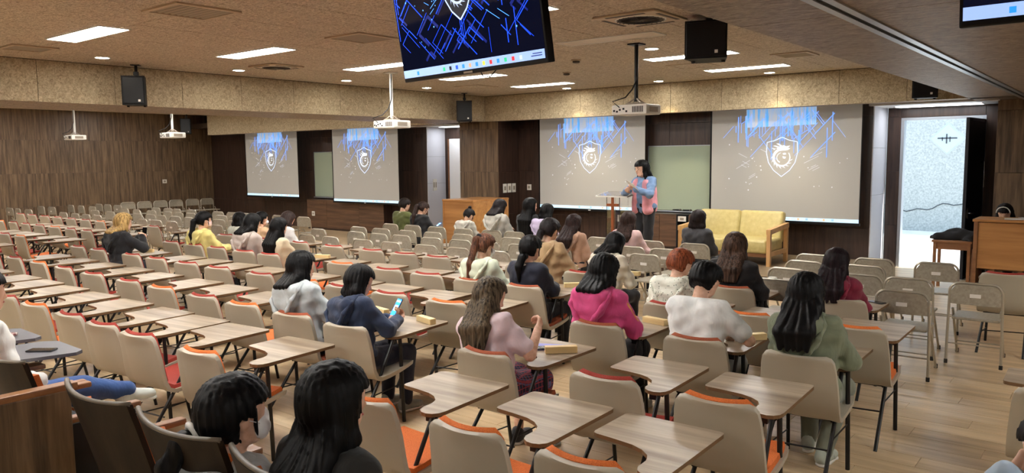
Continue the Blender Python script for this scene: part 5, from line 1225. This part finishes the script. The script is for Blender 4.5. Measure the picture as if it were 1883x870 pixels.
# ------------------------------------------------------------------ fixed theatre seats in the foreground
TIER = .2
def theatre_seat(x, y, label, tablet=False):
    t = tag(empty('theatre_seat', (x, y, TIER)), label, 'theatre seat', 'fixed theatre seats')
    front = []; back = []; edge = []
    for i in range(9):
        v = i/8; z = .16+v*.745; yy = .10-.16*v-.03*v*v
        rf = []; rb = []
        for k in range(13):
            u = -1+2*k/12; w = .265+.008*math.sin(v*2); c = .055*u*u
            zz = z+(-.012*(1-u*u) if i >= 7 else 0)
            rf.append((u*w, yy+c+.012, zz)); rb.append((u*w, yy+c-.010, zz))
        front.append(rf); back.append(rb)
    smooth_by_angle(sheet(front, back).build('back_panel', M['seat_wood'], t), 50)
    top = [((a[0]+b[0])/2, (a[1]+b[1])/2, (a[2]+b[2])/2+.004) for a, b in zip(front[-1], back[-1])]
    MB().tube(top, .0095, 8).build('top_edge', M['seat_edge'], t, True)
    pf = []; pb = []
    for i in range(6):
        v = .28+.62*i/5; z = .16+v*.745; yy = .10-.16*v-.03*v*v
        pf.append([(u*.225, yy+.055*u*u+.05, z) for u in [-1+2*k/8 for k in range(9)]]); pb.append([(u*.235, yy+.055*u*u+.012, z) for u in [-1+2*k/8 for k in range(9)]])
    smooth_by_angle(sheet(pf, pb).build('back_cushion', M['pad_orange'], t), 50)
    MB().rbox(-.235,.235,.12,.56,.26,.35,.03).build('seat_cushion', M['pad_orange'], t, True)
    MB().rbox(-.24,.24,.12,.55,.225,.26,.01).build('seat_pan', M['seat_wood'], t)
    for s in (-1, 1):
        a = MB().rbox(s*.278-.028,s*.278+.028,.06,.46,.585,.615,.01).build('armrest', M['honey_dark'], t)
        MB().rbox(s*.278-.018,s*.278+.018,.10,.34,0,.585,.006).build('arm_support', M['black_metal'], t)
    if tablet:
        MB().prism([(-.02,.24),(.40,.26),(.49,.58),(.45,.63),(.08,.64),(.0,.56)], .66, .68).build('writing_tablet', M['grey_tablet'], t)
        MB().tube([(.28,.20,.58),(.26,.30,.62),(.25,.42,.655)], .014, 8).build('tablet_arm', M['black_metal'], t)
    return t
theatre_seat(-3.13, 1.33, 'dark plywood theatre seat back at the aisle end beside the wood panel')
theatre_seat(-2.52, 1.33, 'dark plywood theatre seat holding the person with the white scrunchie')
theatre_seat(-1.91, 1.33, 'dark plywood theatre seat cut by the bottom edge, under the long black hair')
theatre_seat(-4.12, 1.33, 'theatre seat beyond the wood end panel with a black jacket on it')
theatre_seat(-4.73, 1.33, 'theatre seat at the picture edge holding the person in jeans')
theatre_seat(-5.34, 1.33, 'theatre seat past the jeans with a grey tablet and phone', True)
theatre_seat(-5.95, 1.33, 'outermost theatre seat with a grey tablet and patterned case', True)
ep = tag(empty('end_panel', (-3.77, 1.20, TIER)), 'brown wooden end panel of the theatre seat row', 'end panel')
MB().rbox(-.025,.025,-.36,.24,0,.77,.006).build('panel', M['walnut'], ep); MB().rbox(-.035,.035,-.38,.27,.77,.80,.008).build('cap', M['honey_dark'], ep)
# people in the theatre seats
person((-2.36, 1.55), 'foreground person with a dark ponytail, white scrunchie and pale grey top', (190,192,190), (12,11,13), 'pony', z=TIER-.22, lean=.04, head=(-.02,-.15,0), hands=lap, length=.3, mask='white', res=.0115, volume=1.7, tie=(-.03,-.128,-.03), taildir=(-.12,-.17,.34), hood=True, scale=1.0)
person((-2.0, 1.66), 'foreground person with very long straight black hair and dark top', (30,30,28), (9,8,9), 'long', z=TIER-.15, lean=.12, head=(.02,-.1,0), hands=lap, length=.60, res=.0115, volume=1.3, scale=1.0)
person((-4.78, 1.56), 'person in a white top and blue jeans stretching a leg at the picture edge', (220,220,216), (24,20,22), 'bob', z=TIER, lean=.0, head=(.1,0,0), hands=((-.1,.06,.62),(.06,.10,.60)), pants=(52,84,140), shoe=(210,216,208), legs=(((-.10,.38,.44),(-.06,.50,.09)),((.02,.33,.50),(.08,.58,.44))), length=.14, res=.016)
person((-.08, 2.62), 'person at the picture edge in a light blue top resting chin on fist', (190,212,232), (22,18,18), 'short', rz=math.radians(30), lean=.10, head=(.2,.5,0), hands=((-.02,.22,.98),(.1,.28,.66)), poles=((-.6,.2,-.9),(.8,-.3,-.5)), palm=((.9,.1,.5),(0,0,-1)), curl=1.5, res=.0115, scale=1.0)
tablet_chair(-.06, 2.62, math.radians(10), 'red', 'tablet chair under the person resting chin on fist', 'stray tablet chair')

# ------------------------------------------------------------------ things on tablets and floor
block_me = MB().rbox(-.11,.11,-.0275,.0275,0,.047,.003).mesh('wooden_block', M['block_wood'])
for r, tx, lx, ly, rot, w in [(3,-10.95,-.18,.50,.5,'in front of the blond person'),(5,-10.75,.0,.55,-.4,'in front of the white-masked peach coat'),(4,-8.50,.10,.52,.3,'in front of the cream top'),(2,-5.0,.08,.60,-.2,'beyond the grey hoodie'),(2,-4.34,.02,.57,-.25,'beside the lit phone'),
        (2,-2.89,.10,.42,.75,'in front of the pale pink shirt'),(3,-2.80,.06,.52,-.2,'beside the pink hoodie'),(3,-2.05,.12,.44,.85,'beside the white T-shirt'),(4,-4.30,.02,.60,.75,'in front of the navy sweater'),(5,-4.36,.12,.58,.1,'in front of the cream jacket'),(5,-5.15,.08,.60,-.2,'in front of the tan coat')]:
    sx, sy = seat(r, tx); o = link('wooden_block', block_me); o.location = (sx+lx, sy+ly, .671); o.rotation_euler = (0,0,rot); tag(o, 'pale wooden block on the tablet %s' % w, 'wooden block', 'wooden blocks on the tablets')
def smartphone(loc, rot, on_, label, k=1.0):
    t = tag(empty('smartphone', loc), label, 'phone', 'phones'); t.rotation_euler = rot
    MB().rbox(-.037,.037,-.077,.077,0,.008,.003).build('body', M['phone_body'], t)
    s = MB().box(-.034,.034,-.073,.073,.008,.0086).build('screen', M['phone_screen_on'] if on_ else M['phone_screen_off'], t)
    if on_:
        MB().box(-.026,.026,-.03,.02,.0086,.009).build('screen_tile', mat('app_tile', rgb(190,214,170), .4, emit=rgb(190,214,170), estr=.6), s); MB().box(-.03,.03,.045,.06,.0086,.009).build('screen_header', mat('app_header', rgb(200,225,245), .4, emit=rgb(200,225,245), estr=.8), s)
sx, sy = seat(2,-4.34); smartphone((sx-.03, sy+.30, .83), (math.radians(58),0,math.radians(-14)), True, 'phone with a lit blue screen held by the navy hoodie')
sx, sy = seat(3,-10.95); smartphone((sx+.085, sy+.36, .985), (math.radians(80),0,math.radians(20)), False, 'dark phone raised by the blond person')
sx, sy = seat(2,-2.89); smartphone((sx-.06, sy+.42, .678), (0,0,-.9), False, 'dark phone lying on the lavender notebook')
o = MB().rbox(-.13,.13,-.09,.09,0,.006,.002).build('notebook', M['notebook']); o.location = (sx-.06, sy+.48, .671); o.rotation_euler = (0,0,.4); tag(o, 'lavender notebook on the tablet of the pale pink shirt', 'notebook')
smartphone((-5.06, 1.80, TIER+.681), (0,0,-.9), False, 'phone in a white case lying on the grey tablet')
sx, sy = seat(5,-1.67); smartphone((sx+.12, sy+.44, .671), (0,0,1.2), False, 'grey phone on the tablet of the crimson hoodie')
p = fs(7,-10.28); smartphone((p[0]+.08, p[1]+.36, .75), (math.radians(30),0,-.2), True, 'lit phone in the hands of the black jacket near the doorway')
o = MB().rbox(-.05,.05,-.09,.09,0,.02,.006).build('pencil_case', mat('patterned_case', rgb(170,120,110), .7)); tex_noise(o.data.materials[0], (1,1,1), 60, 2, .5, rgb(120,40,40), rgb(220,210,200), .4, .6); o.location = (-5.68, 1.78, TIER+.681); o.rotation_euler = (0,0,-.8); tag(o, 'small patterned case on the outermost grey tablet', 'pencil case')
sx, sy = seat(5,-2.66)
cu = tag(empty('paper_cup', (sx+.08, sy+.60, .671)), 'cream paper cup on the tablet of the black jacket', 'cup')
MB().lathe([(.028,0),(.040,.11)], n=18).build('cup_body', M['cup'], cu, True); MB().lathe([(.043,.108),(.043,.118),(.036,.122)], n=18).build('lid', M['white_plastic'], cu, True)
sx, sy = seat(4,-2.75)
o = MB().rbox(-.03,.03,-.05,.05,0,.03,.014).build('white_mouse', M['white_plastic'], None, True); o.location = (sx+.12, sy+.48, .671); o.rotation_euler = (0,0,-1.2); tag(o, 'small white mouse-shaped gadget in front of the speckled coat', 'gadget')
o = MB().rbox(-.03,.03,-.02,.02,0,.03,.008).build('pink_pouch', M['pink_plastic'], None, True); o.location = (sx+.03, sy+.52, .671); tag(o, 'small pink pouch in front of the speckled coat', 'pouch')
# navy backpack hanging between two chairs
sx, sy = seat(2,-5.70)
bk_ = tag(empty('backpack', (sx+.30, sy+.10, 0)), 'navy backpack slumped on the seat beside the grey hoodie', 'bag')
pr_ = [((0,0,.50),(0,.02,.72),.13,.10),((-.06,.03,.50),(.06,.03,.50),.13,.13),((0,.05,.56),(0,.09,.62),.10,.08)]
lo, hi = bounds([(np.array(a),np.array(b),c,d) for a,b,c,d in pr_], .03)
v, f = surfnet(lambda P: union(P, pr_, .05)+.006*np.sin(P[:,0]*40)*np.sin(P[:,2]*30), lo, hi, .016); link('bag_body', np_mesh('bag_body', [(v,f,0)], [M['navy_cloth']]), bk_)
MB().tube([(-.05,-.08,.74),(-.03,-.10,.84),(.03,-.10,.84),(.05,-.08,.74)], .012, 6).build('handle', M['navy_cloth'], bk_, True)
def heap(name, loc, prims, m, label, cat):
    prims = [(np.array(a),np.array(b),c,d) for a,b,c,d in prims]; lo, hi = bounds(prims, .03)
    v, f = surfnet(lambda P: np.maximum(union(P, prims, .05)+.010*np.sin(P[:,0]*26+1)*np.sin(P[:,1]*31+P[:,2]*18), -P[:,2]), lo, hi, .014)
    o = link(name, np_mesh(name, [(v,f,0)], [m])); o.location = loc; return tag(o, label, cat)
heap('folded_jacket', (-2.05, 12.92, .736), [((-.20,-.05,.03),(.22,.0,.05),.07,.09),((-.05,.05,.08),(.10,.02,.10),.08,.07),((.20,-.1,.0),(.24,-.16,-.02),.07,.05),((-.28,0,.01),(-.2,0,.03),.04,.06)], M['black_cloth'], 'black jacket heaped on the small table by the open door', 'jacket')
heap('black_jacket', (-4.12, 1.62, TIER+.352), [((-.18,.0,.05),(.15,.0,.07),.10,.10),((-.1,-.1,.14),(.1,-.1,.12),.10,.09),((.1,.12,.04),(.2,.16,.03),.07,.06)], M['black_cloth'], 'black jacket lying on the theatre seat beyond the end panel', 'jacket')
o = MB().rbox(-.105,.105,-.0015,.0015,-.148,.148,.0005).build('paper_sheet', M['paper']); o.location = (-6.42, 11.19, 1.50); o.rotation_euler = (math.radians(50),math.radians(18),math.radians(-20)); tag(o, 'sheet of paper held by the standing presenter', 'paper')
